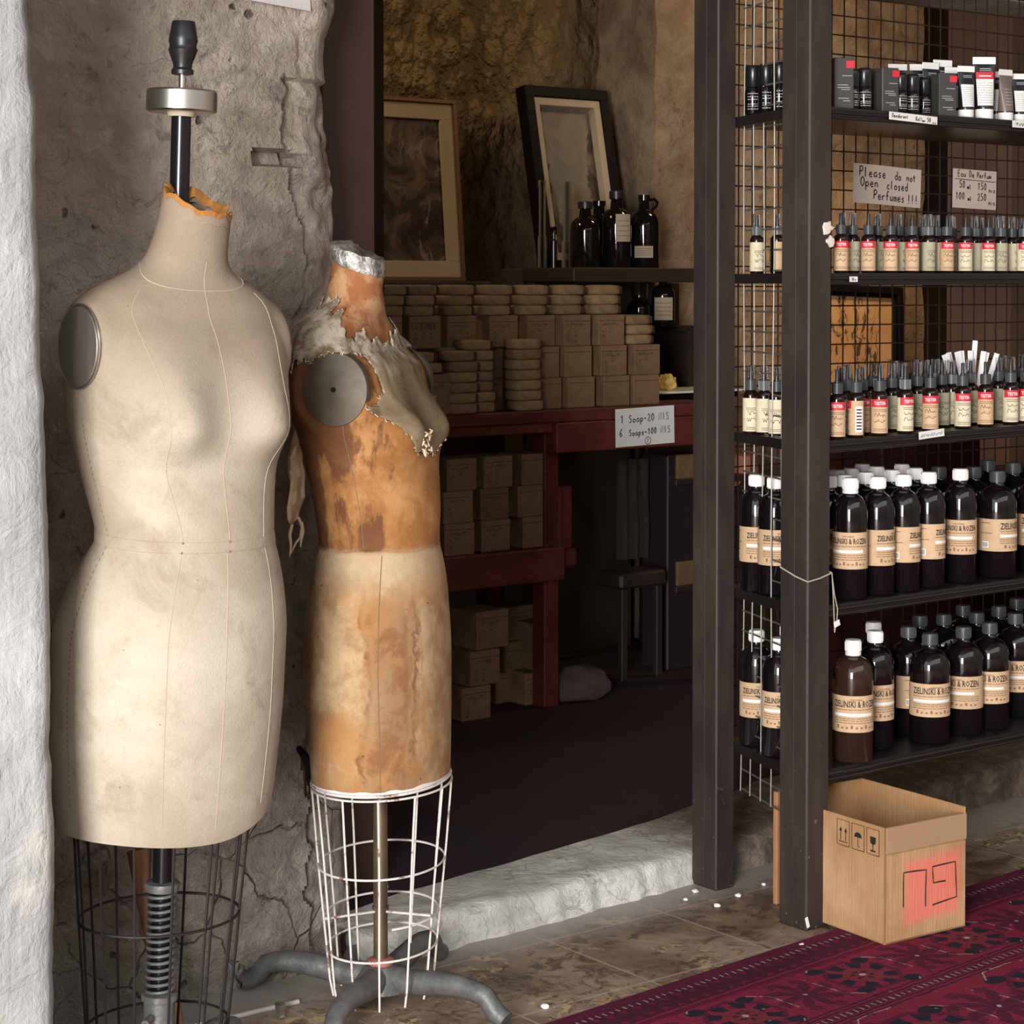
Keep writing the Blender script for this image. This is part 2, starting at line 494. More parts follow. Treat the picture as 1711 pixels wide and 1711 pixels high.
# whitewashed wall end at the left of the frame
PLY = 2.68
PED = sorted([(zat(80, py, PLY), px) for py, px in ((-400, 50), (0, 54), (110, 58), (200, 67), (330, 68), (500, 74), (700, 80), (900, 86), (1050, 89), (1250, 88), (1420, 93), (1711, 90), (2200, 88))])
def f_pil(u, v):
    z = -.02+v*2.9
    xe = xat(lerp_tab(PED, z), PLY)+.003*nz(4, 1, z, 25)
    x = -.9+(xe+.9)*u
    d = .010*nz(x, 1, z, 3)+.005*nz(x, 4, z, 9)+.002*nz(x, 6, z, 35)
    e = xe-x
    if e < .02: d += .014*(1-e/.02)**2
    return (x, PLY+d, z)
struct(sheet('wall_left', 130, 220, f_pil, M_WHITE, back=(0, .55, 0)))
# raised limestone threshold
ST = .066
def f_step_top(x, s):
    """s 0..1 across the section: floor front, top front, top back"""
    fy = 3.185+.065*(x-2.3)+.012*nz(x, 0, 0, 9)+.006*nz(x, 0, 0, 31)
    by = 3.375+.16*(x-2.4)
    h = ST+.006*nz(x, 1, 0, 7)
    if x > 3.1: h += .02*min(1, (x-3.1)/.4)
    if s < .35:
        t = s/.35; return (fy+.016*t+.008*nz(x, t, 3, 16), -.01+(h+.002)*t)
    t = (s-.35)/.65
    return (fy+.016+(max(by, fy+.1)-fy-.016)*t, h-.006*max(0, 1-t*6)+.005*nz(x, t*.3, 5, 12)*(1-t))
def f_step(u, v):
    x = 2.12+u*2.3; y, z = f_step_top(x, v); return (x, y, z)
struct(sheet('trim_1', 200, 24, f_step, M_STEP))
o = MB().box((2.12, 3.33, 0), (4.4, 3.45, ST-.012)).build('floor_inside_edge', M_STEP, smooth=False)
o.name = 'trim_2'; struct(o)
# floor of the shop
o = MB().box((.8, 3.345, -.1), (8, 5.7, ST-.008)).build('floor_inside', M_DARKFLOOR, smooth=False); struct(o)
# back wall of the shop, pier, side walls, ceilings, lintel
def f_bw(u, v):
    x = .8+u*4.2; z = v*3.0
    return (x, 5.6+.03*nz(x, 0, z, 3)+.012*nz(x, 2, z, 11), z)
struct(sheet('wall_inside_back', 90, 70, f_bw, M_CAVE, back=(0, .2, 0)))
PX0 = xat(1094, 5.3); PX1 = xat(1541, 5.3); PX2 = xat(1688, 5.3)
def f_pier(u, v):
    x = PX0+u*(PX1-PX0); z = v*3.0
    return (x+(.01*nz(0, 1, z, 6) if u == 0 else 0), 5.3+.02*nz(x, 0, z, 4)+.008*nz(x, 2, z, 14), z)
M_PIER = Mat('weathered_beige_plaster', .9, spec=.2)
_n = M_PIER.noise(4, 7, .65, .6); _n2 = M_PIER.noise(15, 7, .7, .5)
M_PIER.color(M_PIER.mix(_n2.step(.55, .7)*.6, M_PIER.mix(_n.step(.35, .65), (.25, .165, .105), (.38, .28, .19)), (.13, .085, .06))); M_PIER.bump(_n2, .02); M_PIER = M_PIER.m
struct(sheet('wall_inside_pier', 50, 70, f_pier, M_PIER, back=(0, .45, 0)))
M_PINK = plain('faded_pink_plaster', (.26, .17, .14), .9, var=.25, scale=6, bump=.004)
o = MB().box((PX2, 5.3, 0), (8, 5.8, 3)).build('wall_inside_right', M_PINK, smooth=False); struct(o)
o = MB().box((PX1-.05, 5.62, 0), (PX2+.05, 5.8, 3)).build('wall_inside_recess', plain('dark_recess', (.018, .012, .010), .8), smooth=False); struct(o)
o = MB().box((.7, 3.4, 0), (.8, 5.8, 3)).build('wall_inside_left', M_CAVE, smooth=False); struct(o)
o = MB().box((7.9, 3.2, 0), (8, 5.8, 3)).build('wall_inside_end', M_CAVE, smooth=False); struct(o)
o = MB().box((4.5, 3.24, 0), (8, 3.5, 3)).build('wall_right', M_PLASTER, smooth=False); struct(o)
o = MB().box((-.5, .3, 2.88), (8, 5.8, 3.0)).build('ceiling', M_CEIL, smooth=False); struct(o)  # the porch part is unseen, added to block high sky
o = MB().box((2.0, 3.26, 1.93), (5, 3.46, 2.9)).build('trim_3', M_PLASTER, smooth=False); struct(o)  # unseen lintel, added low to keep the shop dark
# painted door frame with the black door leaf folded back behind it
fx = xat(629.5, 3.44)
o = MB().rbox((fx-.13, 3.44, ST-.03), (fx, 3.52, 2.3), .006).build('trim_4', M_DOORWOOD); struct(o)
d = thing('door_1', (fx-.05, 3.535, ST-.005), None, None); del_ = None
d['kind'] = 'structure'
p1 = Vector((xat(642.5, 4.1), 4.1, 0))
ang = math.atan2(p1.y-3.535, p1.x-(fx-.05)); L = math.hypot(p1.y-3.535, p1.x-(fx-.05))
d.rotation_euler = (0, 0, ang)
MB().rbox((0, 0, 0), (L, .035, 2.15), .004).build('door_leaf', M_BLACK, d)
# unseen walls across and along the lane, added to block light
o = MB().box((-6, -4.2, 0), (8, -4, 3.2)).build('wall_blocker_lane', M_PLASTER, smooth=False); struct(o)
o = MB().box((5.2, -4.2, 0), (5.4, 3.24, 3)).build('wall_blocker_end', M_PLASTER, smooth=False); struct(o)  # unseen, put in to cut light from the right

# ---------------------------------------------------------------- rug
def m_rug():
    m = Mat('oriental_rug_wool', .95, spec=.15)
    wn_ = m.noise(160, 3, .6); wob = (m.noise(30, 4, .65)-.5)
    wob2 = (m.noise(30, 4, .65, w=(7, 3, 0))-.5); x = m.x + wob*.013; d = (m.y*-1) + wob2*.012
    RED = (.195, .018, .045); PUR = (.060, .011, .029); NAV = (.020, .016, .030); WHT = (.36, .29, .28); ROSE = (.17, .028, .038)
    c = m.rgb(RED)
    # outer plain edge and small bands
    c = m.mix(d.lt(.034), c, (.105, .013, .036))
    sm = ((x/.034).fr()-.5).ab()*2
    b1 = d.band(.048, .096)
    c = m.mix(b1, c, m.mix((sm - ((d-.072).ab()/.024)).gt(-.35), (.16, .012, .03), PUR))
    for k in (.046, .098, .112): c = m.mix((d-k).ab().lt(.0035), c, PUR)
    b2 = d.band(.112, .122); c = m.mix(b2, c, (.12, .010, .028))
    # dentil lines
    for k in (.040, .318):
        tooth = (x/.0165).fr().lt(.24)*((d-k).ab()).lt(.006)
        c = m.mix(((d-k).ab()).lt(.008)*.8, c, PUR); c = m.mix(tooth*.8, c, WHT)
    for k in (.292, .303, .332, .343): c = m.mix((d-k).ab().lt(.0028), c, PUR)
    def rosette(c, pitch, x0, d0, s, inside):
        u = (((x-x0)/pitch).fr()-.5)*pitch; v = d-d0
        au = u.ab(); av = v.ab()*1.05
        o = au.mx(av).mx((au+av)*.72)
        th = u.at2(v)
        c = m.mix(o.band(.040*s, .066*s)*((th*8).sin().gt(-.25))*inside, c, NAV)
        c = m.mix(o.band(.066*s, .076*s)*inside*.7, c, PUR)
        c = m.mix(o.lt(.040*s)*inside, c, ROSE)
        c = m.mix(o.band(.012*s, .022*s)*((th*6).cos().gt(-.1))*inside, c, PUR)
        c = m.mix(o.lt(.006*s)*inside, c, WHT)
        for (pu, pv) in ((.055, .075), (-.055, -.075), (.062, -.062), (-.062, .062)):
            q = ((u-pu*s)*(u-pu*s)+(v-pv*s*.9)*(v-pv*s*.9)*2).sq()
            c = m.mix(q.lt(.020*s)*inside, c, NAV)
        br = (o-.104*s).ab().lt(.0017)*((th*4+.7).sin().gt(-.45))*inside
        c = m.mix(br*.85, c, WHT)
        u2 = (((x-x0)/pitch+.5).fr()-.5)*pitch; r2 = (u2*u2+v*v).sq(); t2 = u2.at2(v)
        petal = r2.lt(((t2*4).cos().ab()*.055+.012)*s)
        c = m.mix(petal*inside*.8, c, PUR)
        c = m.mix(((t2*8).sin().gt(.2))*r2.band(.058*s, .078*s)*inside*.7, c, PUR)
        c = m.mix(r2.lt(.004*s)*inside, c, WHT)
        return c
    c = rosette(c, .32, .51-.16, .207, 1.0, d.band(.124, .290))
    c = rosette(c, .36, .55, .47, 1.25, d.gt(.345)*d.lt(.62))
    c = rosette(c, .36, .37, .80, 1.25, d.gt(.62)*d.lt(.98))
    c = rosette(c, .36, .55, 1.13, 1.25, d.gt(.98))
    sp = m.voro(34, 'F1')
    c = m.mix(sp.lt(.16)*d.gt(.115)*.8, c, PUR)
    c = m.mix(m.voro(21, 'F1').lt(.07)*d.gt(.115)*.5, c, WHT)
    worn = m.noise(2.4, 5).step(.4, .7)
    c = m.gain(c, wn_*.7+.55+worn*.25)
    m.color(c); m.bump(wn_, .004)
    return m.m
rug = MB().rbox((-.42, -2.2, 0), (2.6, 0, .009), .003).build('oriental_rug', m_rug(), loc=(2.289, 2.759, .0005))
rug.rotation_euler = (0, 0, math.atan2(.110, 1.311))
tag(rug, 'dark red oriental rug with navy rosettes and white dentil border lines on the floor', 'rug')

# ---------------------------------------------------------------- shelving unit
M_STEEL = Mat('dark_painted_steel', .5, spec=.28)
_n = M_STEEL.noise(7, 7, .65, .3, stretch=(1, 1, .35)); _n2 = M_STEEL.noise(60, 4)
_c = M_STEEL.mix(_n.step(.35, .7), (.030, .0215, .019), (.054, .040, .035))
_c = M_STEEL.mix(_n2.step(.66, .72)*.5*M_STEEL.z.step(.5, .05), _c, (.3, .27, .25))
M_STEEL.color(_c).rough(_n*.35+.36); M_STEEL.bump(_n2*.3+_n*.5, .002); M_STEEL = M_STEEL.m
M_SHELF = plain('black_shelf_board', (.013, .011, .0105), .33, var=.3, scale=9)
M_WIRE = plain('galvanised_wire', (.33, .31, .28), .42, .8, var=.3, scale=40)
M_RUSTWIRE = plain('rusty_wire', (.045, .024, .016), .6, .4, var=.4, scale=40)
FY = 2.858; FX = 2.939
unit = thing('shelving_unit', (FX, FY, 0), 'tall dark steel shelving unit with wire mesh back, standing beside the doorway', 'shelf')
UL = 1.20     # length
UD = .335     # depth to the back mesh
fw = .062; fd = .076
def post(x, y, w_, d_, h=2.2, groove=True):
    mb = MB().rbox((x, y, 0), (x+w_, y+d_, h), .003)
    mb.rbox((x-.0015, y+d_*.45, .004), (x, y+d_*.47, h-.004), .0005)
    return mb.build('post', M_STEEL, unit)
post(0, 0, fw, fd)
bx0 = xat(1196, 3.165, 1500)-FX
post(bx0, 3.165-FY, .052, .075)
post(UL, 0, fw, fd); post(UL, UD-.06, .05, .075)
SZ = [1.600, 1.277, .950, .628, .305]
TILT = [0, .004, .012, .006, .002]   # the shelves are not hung quite level
for i, z in enumerate(SZ):
    mb = MB()
    t = .020
    x0 = .004; x1 = UL+.045; y0 = .012; y1 = UD
    k = TILT[i]
    def P(x, y, zz): return (x, y, z+zz+(x-.05)*k)
    vs_ = [P(x + (bx0+.056 if (y == y1 and x == x0) else 0), y, zz) for zz in (-t, 0) for y in (y0, y1) for x in (x0, x1)]
    mb.add(vs_, [(0, 2, 3, 1), (4, 5, 7, 6), (0, 1, 5, 4), (2, 6, 7, 3), (0, 4, 6, 2), (1, 3, 7, 5)])
    # rolled lip along the front edge
    mb.tube([P(x0+fw, y0-.001, -t*.5), P(x1, y0-.001, -t*.5)], .004, 8)
    mb.tube([P(x0+fw, y0-.001, -t), P(x1, y0-.001, -t)], .0035, 8)
    mb.build('shelf_board', M_SHELF, unit)
MB().rbox((.05, .012, 1.93), (UL+.04, UD, 1.95), .002).build('shelf_board', M_SHELF, unit)
def shelf_z(i, x): return SZ[i]+(x-.05)*TILT[i]
# back mesh: wires toward the shop, one panel
mb = MB(); z0 = .33; z1 = 2.05; yb = UD+.004; sp = .0395
x = bx0+.05
k = 0
while x < UL+.05:
    mb.tube([(x, yb, z0), (x+.002*math.sin(k), yb+.002, z1)], .0017, 5); x += sp; k += 1
z = z0
while z <= z1:
    mb.tube([(bx0+.03, yb-.0026, z), (UL+.05, yb-.0026, z)], .0017, 5); z += sp*1.06
mb.build('back_mesh', M_RUSTWIRE, unit)
# side mesh between the two left posts, slightly buckled
mb = MB()
xA = FX+.030-FX; xB = xat(1243, 3.155, 800)-FX
def xm_(y): return xA+(xB-xA)*(y-.07)/(3.155-FY-.07)
zs0 = zat(1240, 1330, 3.12); zs1 = 2.05
ya = .072; yb2 = 3.155-FY
ys = [ya+(yb2-ya)*t for t in (0, .2, .4, .6, .8, 1)]
for k, y in enumerate(ys):
    mb.tube([(xm_(y)+.003*math.sin(j*.9+k)-.004*(1 if j == 0 else 0), y, zs0+(zs1-zs0)*j/10) for j in range(11)], .0016, 6)
z = zs0
while z < zs1:
    mb.tube([(xm_(ya)+.003, ya, z), (xm_(yb2)+.004, yb2+.008, z+.002)], .0019, 6); z += .0415
mb.build('side_mesh', M_WIRE, unit)
def shelf_pt(i, px, dy):
    """stand point on shelf i under image column px, dy behind the front edge"""
    Y = FY+.012+dy
    X = xat(px, Y, 600)
    return Vector((X, Y, shelf_z(i, X-FX)))

# ---------------------------------------------------------------- bottles
M_BOTTLE = Mat('dark_glossy_bottle', .07, spec=.6).color((.006, .0045, .0055)).m
M_BROWNB = Mat('brown_glossy_bottle', .09, spec=.6).color((.030, .014, .010)).m
M_AMBER = Mat('amber_glass_dark', .06, spec=.6).color((.012, .005, .003)).m
M_CAPW = plain('white_plastic', (.82, .81, .79), .4, var=.04)
M_CAPB = plain('black_plastic', (.018, .018, .020), .35, var=.1)
M_CAPG = plain('grey_plastic', (.05, .055, .058), .4, var=.1)
M_INK = plain('black_ink', (.02, .016, .013), .7, var=.05)
M_INKB = plain('brown_print', (.22, .13, .07), .7, var=.05)
M_PAPERW = plain('white_paper', (.80, .79, .77), .75, var=.05)
def kraft(name, c, v=.16):
    m = Mat(name, .75, spec=.3); n = m.noise(90, 4); r_ = m.rand()
    m.color(m.gain(c, n*v*2+(1-v)-r_*.12)); return m.m
M_KRAFT = kraft('kraft_label', (.62, .42, .255))
M_CREAM = kraft('cream_label', (.74, .66, .47))
M_OLIVE = kraft('sage_label', (.46, .43, .30))
M_RED = plain('red_label', (.66, .022, .045), .6, var=.05)
M_CLEAR = bpy.data.materials.new('clear_plastic'); M_CLEAR.use_nodes = True
_nt = M_CLEAR.node_tree; _nt.nodes.remove(_nt.nodes['Principled BSDF'])
_t = _nt.nodes.new('ShaderNodeBsdfTransparent'); _t.inputs[0].default_value = (.95, .95, .96, 1)
_g = _nt.nodes.new('ShaderNodeBsdfGlossy'); _g.inputs[1].default_value = .12; _g.inputs[0].default_value = (.9, .9, .9, 1)
_lw = _nt.nodes.new('ShaderNodeLayerWeight'); _lw.inputs[0].default_value = .35
_mx = _nt.nodes.new('ShaderNodeMixShader')
_nt.links.new(_lw.outputs['Facing'], _mx.inputs[0]); _nt.links.new(_t.outputs[0], _mx.inputs[1]); _nt.links.new(_g.outputs[0], _mx.inputs[2])
_nt.links.new(_mx.outputs[0], _nt.nodes['Material Output'].inputs[0])

def big_bottle(name, r, h, mat, capmat, ring=False):
    t = thing(name, (0, 0, -5), None, None)
    hb = h-.024
    pr = [(r*.9, 0), (r, .004), (r, hb-.052)]
    for k in range(1, 9):
        a = k/8*PI/2*.93
        pr.append((.0155+(r-.0155)*math.cos(a), hb-.052+.040*math.sin(a)))
    pr += [(.0135, hb-.008), (.0135, hb)]
    MB().lathe(pr, 32, 0).build('body', mat, t, angle=50)
    cp = MB(); c0 = hb-.002
    prof = [(.0150, c0), (.0160, c0+.001)]
    prof += [(.0160, c0+.021), (.0148, c0+.024)]
    cp.lathe(prof, 28)
    for k in range(28):
        a = 2*PI*k/28
        cp.tube([(.0160*math.cos(a), .0160*math.sin(a), c0+.003), (.0160*math.cos(a), .0160*math.sin(a), c0+.020)], .0006, 4, caps=False)
    cp.build('cap', capmat, t, angle=40)
    if ring:
        MB().lathe([(.0150, c0-.007), (.0160, c0-.006), (.0160, c0-.001), (.0150, c0)], 24).build('tamper_ring', capmat, t)
    z0 = h*.255; z1 = h*.555; lh = z1-z0
    lb = MB()
    patch(lb, r+.0004, -2.75, 2.75, z0, z1, 44)
    lb_o = lb.build('label', M_KRAFT, t)
    pm = MB(); rr = r+.0008
    v_, f_ = glyphs('ZIELINSKI & ROZEN', .0118*r/.034, .00028)
    pm.add(bend([(x, y, z*1.3) for x, y, z in [(x_*.80, y_, z_*1.0) for x_, y_, z_ in v_]], rr, z0+lh*.69), f_)
    v_, f_ = glyphs('PERFUMERIE', .0045)
    pm.add(bend(v_, rr, z0+lh*.87), f_)
    A = 1.22
    rq = random.Random(name)
    for zz, n in ((.61, 10), (.37, 12), (.31, 12), (.245, 12)):
        a = -A
        while a < A-.1:
            b = a+rq.uniform(.08, .26); patch(pm, rr, a, min(b, A), z0+lh*zz, z0+lh*(zz+.022), 3, 1); a = b+.035
    patch(pm, rr, -A, A*.75, z0+lh*.44, z0+lh*.52, 14, 2)
    for k in range(9):
        a = -1.0+k*.24; patch(pm, rr, a, a+.11, z0+lh*.10, z0+lh*(.15+.05*(k % 3 == 0)), 2, 1)
    patch(pm, rr, -2.25, -1.6, z0+lh*.55, z0+lh*.575, 5, 1); patch(pm, rr, -2.25, -1.75, z0+lh*.86, z0+lh*.885, 5, 1)
    patch(pm, rr, -2.2, -1.8, z0+lh*.1, z0+lh*.3, 5, 2)
    for k in range(6): patch(pm, rr+.0003, -2.16+k*.055, -2.135+k*.055, z0+lh*.13, z0+lh*.27, 1, 0)
    po = pm.build('print', [M_INK, M_INKB, M_PAPERW], lb_o, smooth=False)
    return t
BB = {
 'tall': big_bottle('litre_bottle', .0345, .240, M_BOTTLE, M_CAPW),
 'ring': big_bottle('litre_bottle', .0345, .243, M_BOTTLE, M_CAPW, True),
 'wide': big_bottle('litre_bottle', .0415, .228, M_BOTTLE, M_CAPG),
 'brown': big_bottle('litre_bottle', .0405, .243, M_BROWNB, M_CAPW, True),
 'widew': big_bottle('litre_bottle', .0385, .243, M_BOTTLE, M_CAPW),
}
FACE = -YAW      # print turned square to the photographer
G4 = 'dark litre bottles on the fourth shelf'; G5 = 'dark litre bottles on the bottom shelf'
row4 = [(1265, .235, 'tall', .5, 'white-capped dark bottle seen through the side mesh, left one on the fourth shelf'),
 (1296, .175, 'tall', .35, 'white-capped dark bottle seen through the side mesh, on the fourth shelf beside the front post'),
 (1422, .038, 'ring', -.28, 'dark bottle with ribbed white ring cap, nearest the front post on the fourth shelf'),
 (1468, .042, 'tall', 1.0, 'white-capped dark bottle second from the front post in the front row of the fourth shelf'),
 (1511, .042, 'tall', 1.4, 'white-capped dark bottle third from the front post in the front row of the fourth shelf'),
 (1553, .044, 'tall', 1.45, 'white-capped dark bottle fourth from the front post in the front row of the fourth shelf'),
 (1606, .050, 'tall', -.32, 'white-capped dark bottle standing alone left of the broad dark-capped bottle on the fourth shelf'),
 (1668, .052, 'wide', 1.15, 'broad dark bottle with dark cap in the front row of the fourth shelf'),
 (1733, .055, 'wide', .2, 'broad dark bottle cut by the right edge of the photo on the fourth shelf')]
for px, dy, k, rz, lb in row4:
    place(BB[k], shelf_pt(3, px, dy), FACE+rz, lb, 'bottle', G4)
for j, (px, dy) in enumerate([(1386, .12), (1412, .115), (1448, .125), (1492, .125), (1530, .125)]):
    place(BB['tall'], shelf_pt(3, px, dy), FACE+.9+j*.3, f'white-capped dark bottle, {ORD[j]} from the front post in the second row of the fourth shelf', 'bottle', G4)
for j, (px, dy) in enumerate([(1400, .20), (1423, .205), (1442, .26), (1466, .20), (1508, .205)]):
    place(BB['tall'], shelf_pt(3, px, dy), FACE+.4+j*.5, f'white-capped dark bottle, {ORD[j]} from the front post in the back row of the fourth shelf', 'bottle', G4)
for j, (px, dy) in enumerate([(1570, .2), (1628, .15), (1652, .24), (1694, .16), (1720, .25)]):
    place(BB['wide'], shelf_pt(3, px, dy), FACE+1.2, f'dark-capped broad bottle, {ORD[j]} from left behind the front row, fourth shelf', 'bottle', G4)
row5 = [(1266, .250, 'tall', .2, 'white-capped bottle at the far left behind the side mesh on the bottom shelf'),
 (1304, .15, 'tall', .1, 'white-capped bottle behind the side mesh on the bottom shelf, close to the front post'),
 (1428, .030, 'brown', .02, 'brown see-through bottle with white ring cap at the left end of the bottom shelf'),
 (1465, .078, 'widew', .35, 'white-capped dark bottle half hidden behind the brown bottle on the bottom shelf'),
 (1557, .048, 'wide', .12, 'broad dark bottle with dark cap at the middle of the bottom shelf'),
 (1613, .060, 'wide', -.55, 'dark-capped bottle right of the broad middle bottle on the bottom shelf'),
 (1657, .062, 'wide', -.35, 'dark-capped bottle second to the right of the broad middle bottle on the bottom shelf'),
 (1700, .110, 'wide', -.5, 'dark-capped bottle third to the right of the broad middle bottle on the bottom shelf'),
 (1735, .075, 'wide', -.1, 'dark-capped bottle cut by the right edge of the photo on the bottom shelf'),
 (1521, .135, 'wide', 1.9, 'dark bottle showing the blank side of its label behind the broad middle bottle'),
 (1318, .24, 'widew', .6, 'white-capped bottle behind the front post on the bottom shelf'),
 (1462, .17, 'tall', .5, 'white-capped bottle at the back behind the brown bottle on the bottom shelf')]
for px, dy, k, rz, lb in row5:
    place(BB[k], shelf_pt(4, px, dy), FACE+rz, lb, 'bottle', G5)
for j, (px, dy) in enumerate([(1540, .22), (1580, .20), (1612, .26), (1635, .17), (1672, .2), (1702, .25)]):
    place(BB['wide'], shelf_pt(4, px, dy), FACE+1.4, f'dark-capped bottle in deep shade, {ORD[j]} from left, back row, bottom shelf', 'bottle', G5)

# ---------------------------------------------------------------- spray bottles
def spray(name, style, cover):
    """style: red (cream or kraft label with red TESTER band) / sage / back"""
    t = thing(name, (0, 0, -5), None, None)
    r = .0142
    pr = [(r*.88, 0), (r, .003), (r, .066)]
    for k in range(1, 7):
        a = k/6*PI/2*.95
        pr.append((.0078+(r-.0078)*math.cos(a), .066+.010*math.sin(a)))
    pr += [(.0075, .0775), (.0075, .079)]
    MB().lathe(pr, 20).build('body', M_AMBER, t, angle=50)
    cb = MB().lathe([(.0090, .0772), (.0095, .0776), (.0095, .0950), (.0086, .0958)], 24)
    for k in range(20):
        a = 2*PI*k/20; cb.tube([(.0095*math.cos(a), .0095*math.sin(a), .0785), (.0095*math.cos(a), .0095*math.sin(a), .0945)], .0005, 4, caps=False)
    cb.build('collar', M_CAPG, t)
    MB().lathe([(.0046, .0958), (.0044, .099), (.0034, .0995), (.0033, .1165), (.0027, .118)], 14).build('spray_nozzle', M_CAPB, t)
    if cover:
        MB().lathe([(.0080, .0960), (.0078, .1200), (.0074, .1210), (.0070, .1205), (.0072, .0960)], 20, caps=False).add(
            [(.0072*math.cos(a), .0072*math.sin(a), .1207) for a in [2*PI*k/20 for k in range(20)]], [tuple(range(20))]).build('overcap', M_CLEAR, t)
    lm = {'kraft': M_KRAFT, 'cream': M_CREAM, 'sage': M_OLIVE}[style.split('_')[0]]
    lb = MB(); patch(lb, r+.0003, -2.6, 2.6, .0050, .0635, 30)
    lo = lb.build('label', lm, t)
    pm = MB(); rr = r+.0006; rq = random.Random(name+style)
    if style.endswith('red'):
        patch(pm, rr, -1.35, 1.0, .0500, .0635, 12, 1)
        v_, f_ = glyphs('TESTER', .0078, .00015); pm.add(bend([(x_*.82, y_, z_) for x_, y_, z_ in v_], rr+.0003, .0540, -.15), f_, 2)
    # handwritten scent name: two lines of pen marks
    for (z, s, n) in ((.033, .008, 13), (.022, .0075, 12)):
        p = []
        for k in range(n):
            a = -.85+1.5*k/n; p.append((rr*math.sin(a), -rr*math.cos(a), z+s*rq.uniform(0, 1)))
        for q0, q1 in zip(p, p[1:]):
            n_ = Vector((q0[0], q0[1], 0)).normalized(); pm.ribbon([q0, q1], .0008, n_, 0)
    for z in (.0455, .0425, .0115, .0085):
        patch(pm, rr, -1.0, .8, z, z+.0011, 8, 3)
    patch(pm, rr, 1.5, 2.4, .010, .054, 6, 2)
    for k in range(7): patch(pm, rr+.0003, 1.62, 2.25, .014+k*.0055, .0165+k*.0055, 3, 0)
    pm.build('print', [M_INK, M_RED, M_PAPERW, M_INKB], lo, smooth=False)
    return t
SB = {}
for st in ('kraft_red', 'cream_red', 'sage', 'cream'):
    for cv in (0, 1): SB[(st, cv)] = spray('spray_bottle', st, cv)
G2 = 'small spray bottles on the second shelf'; G3 = 'small spray bottles on the third shelf'
DESC = {'kraft_red': 'tan-labelled spray bottle with red band', 'cream_red': 'cream-labelled spray bottle with red band', 'sage': 'sage-labelled spray bottle', 'cream': 'cream-labelled spray bottle'}
row2 = [(1264, .215, 'cream', 1, .5), (1298, .155, 'kraft_red', 1, 2.2), (1404, .020, 'kraft_red', 0, .1), (1450, .020, 'kraft_red', 0, -.1), (1487, .020, 'kraft_red', 0, -.05),
 (1523, .020, 'kraft_red', 0, .1), (1550, .030, 'sage', 1, .6), (1581, .020, 'kraft_red', 0, .25), (1612, .020, 'cream_red', 0, -.05), (1650, .020, 'cream_red', 0, .1), (1671, .028, 'sage', 1, .3), (1709, .02, 'cream_red', 0, .3)]
row2_sc = 1.0
def put_sprays(shelf, rows, group, nm, scale):
    for ri, (rname, row) in enumerate(rows):
        for j, (px, dy, st, cv, rz) in enumerate(row):
            where = 'behind the side mesh' if px < 1310 else None
            lb = f'{DESC[st]}, ' + (f'{ORD[j]} from left behind the side mesh, {nm} shelf' if where else f'{ORD[j]} from left, {rname} row, {nm} shelf')
            place(SB[(st, cv)], shelf_pt(shelf, px, dy), FACE+rz, lb, 'bottle', group, scale)
put_sprays(1, [('front', row2),
  ('second', [(1408, .062, 'kraft_red', 1, 1.6), (1424, .058, 'sage', 1, .8), (1466, .06, 'sage', 1, 1.0), (1500, .06, 'cream', 1, 1.4), (1540, .066, 'cream', 1, 1.6), (1563, .06, 'cream', 1, 1.9), (1586, .066, 'sage', 1, .3), (1627, .062, 'cream', 1, 2.0), (1663, .068, 'cream', 1, .3), (1689, .062, 'cream', 1, 1.2)]),
  ('third', [(1424, .11, 'sage', 0, 1), (1464, .115, 'cream', 0, 1), (1512, .11, 'sage', 0, 1), (1549, .11, 'cream', 1, 1), (1590, .12, 'cream', 1, 1), (1637, .115, 'sage', 1, 1), (1674, .12, 'cream', 0, 1), (1703, .115, 'sage', 1, 1)])], G2, 'second', 1.0)
put_sprays(2, [('front', [(1255, .235, 'cream', 1, .3), (1277, .20, 'cream', 1, .6), (1298, .155, 'cream', 1, 0), (1399, .018, 'kraft_red', 0, 0), (1431, .020, 'kraft_red', 0, -1.75), (1470, .020, 'kraft_red', 0, .05), (1513, .022, 'cream_red', 0, .55), (1555, .022, 'kraft_red', 0, 0), (1609, .026, 'cream_red', 0, .15), (1647, .028, 'kraft_red', 0, 0), (1689, .034, 'cream_red', 0, .25), (1714, .034, 'cream_red', 0, .1)]),
  ('second', [(1406, .07, 'sage', 1, .4), (1416, .075, 'sage', 1, .4), (1441, .062, 'kraft_red', 1, .3), (1469, .085, 'sage', 1, .6), (1490, .08, 'sage', 1, .8), (1508, .085, 'cream', 1, 1.2), (1533, .085, 'sage', 1, .3), (1574, .08, 'sage', 1, .2), (1590, .085, 'sage', 1, .6), (1622, .085, 'sage', 1, .5), (1668, .09, 'sage', 1, .8), (1690, .095, 'cream', 1, .2)]),
  ('third', [(1416, .15, 'sage', 0, 1), (1456, .15, 'cream', 0, 1), (1494, .155, 'sage', 1, 1), (1528, .16, 'cream', 1, 1), (1546, .14, 'sage', 1, 1), (1563, .15, 'cream', 1, .4), (1599, .15, 'sage', 1, 1), (1644, .15, 'sage', 1, 1), (1676, .16, 'cream', 1, .6), (1708, .16, 'sage', 1, .6)])], G3, 'third', 1.16)

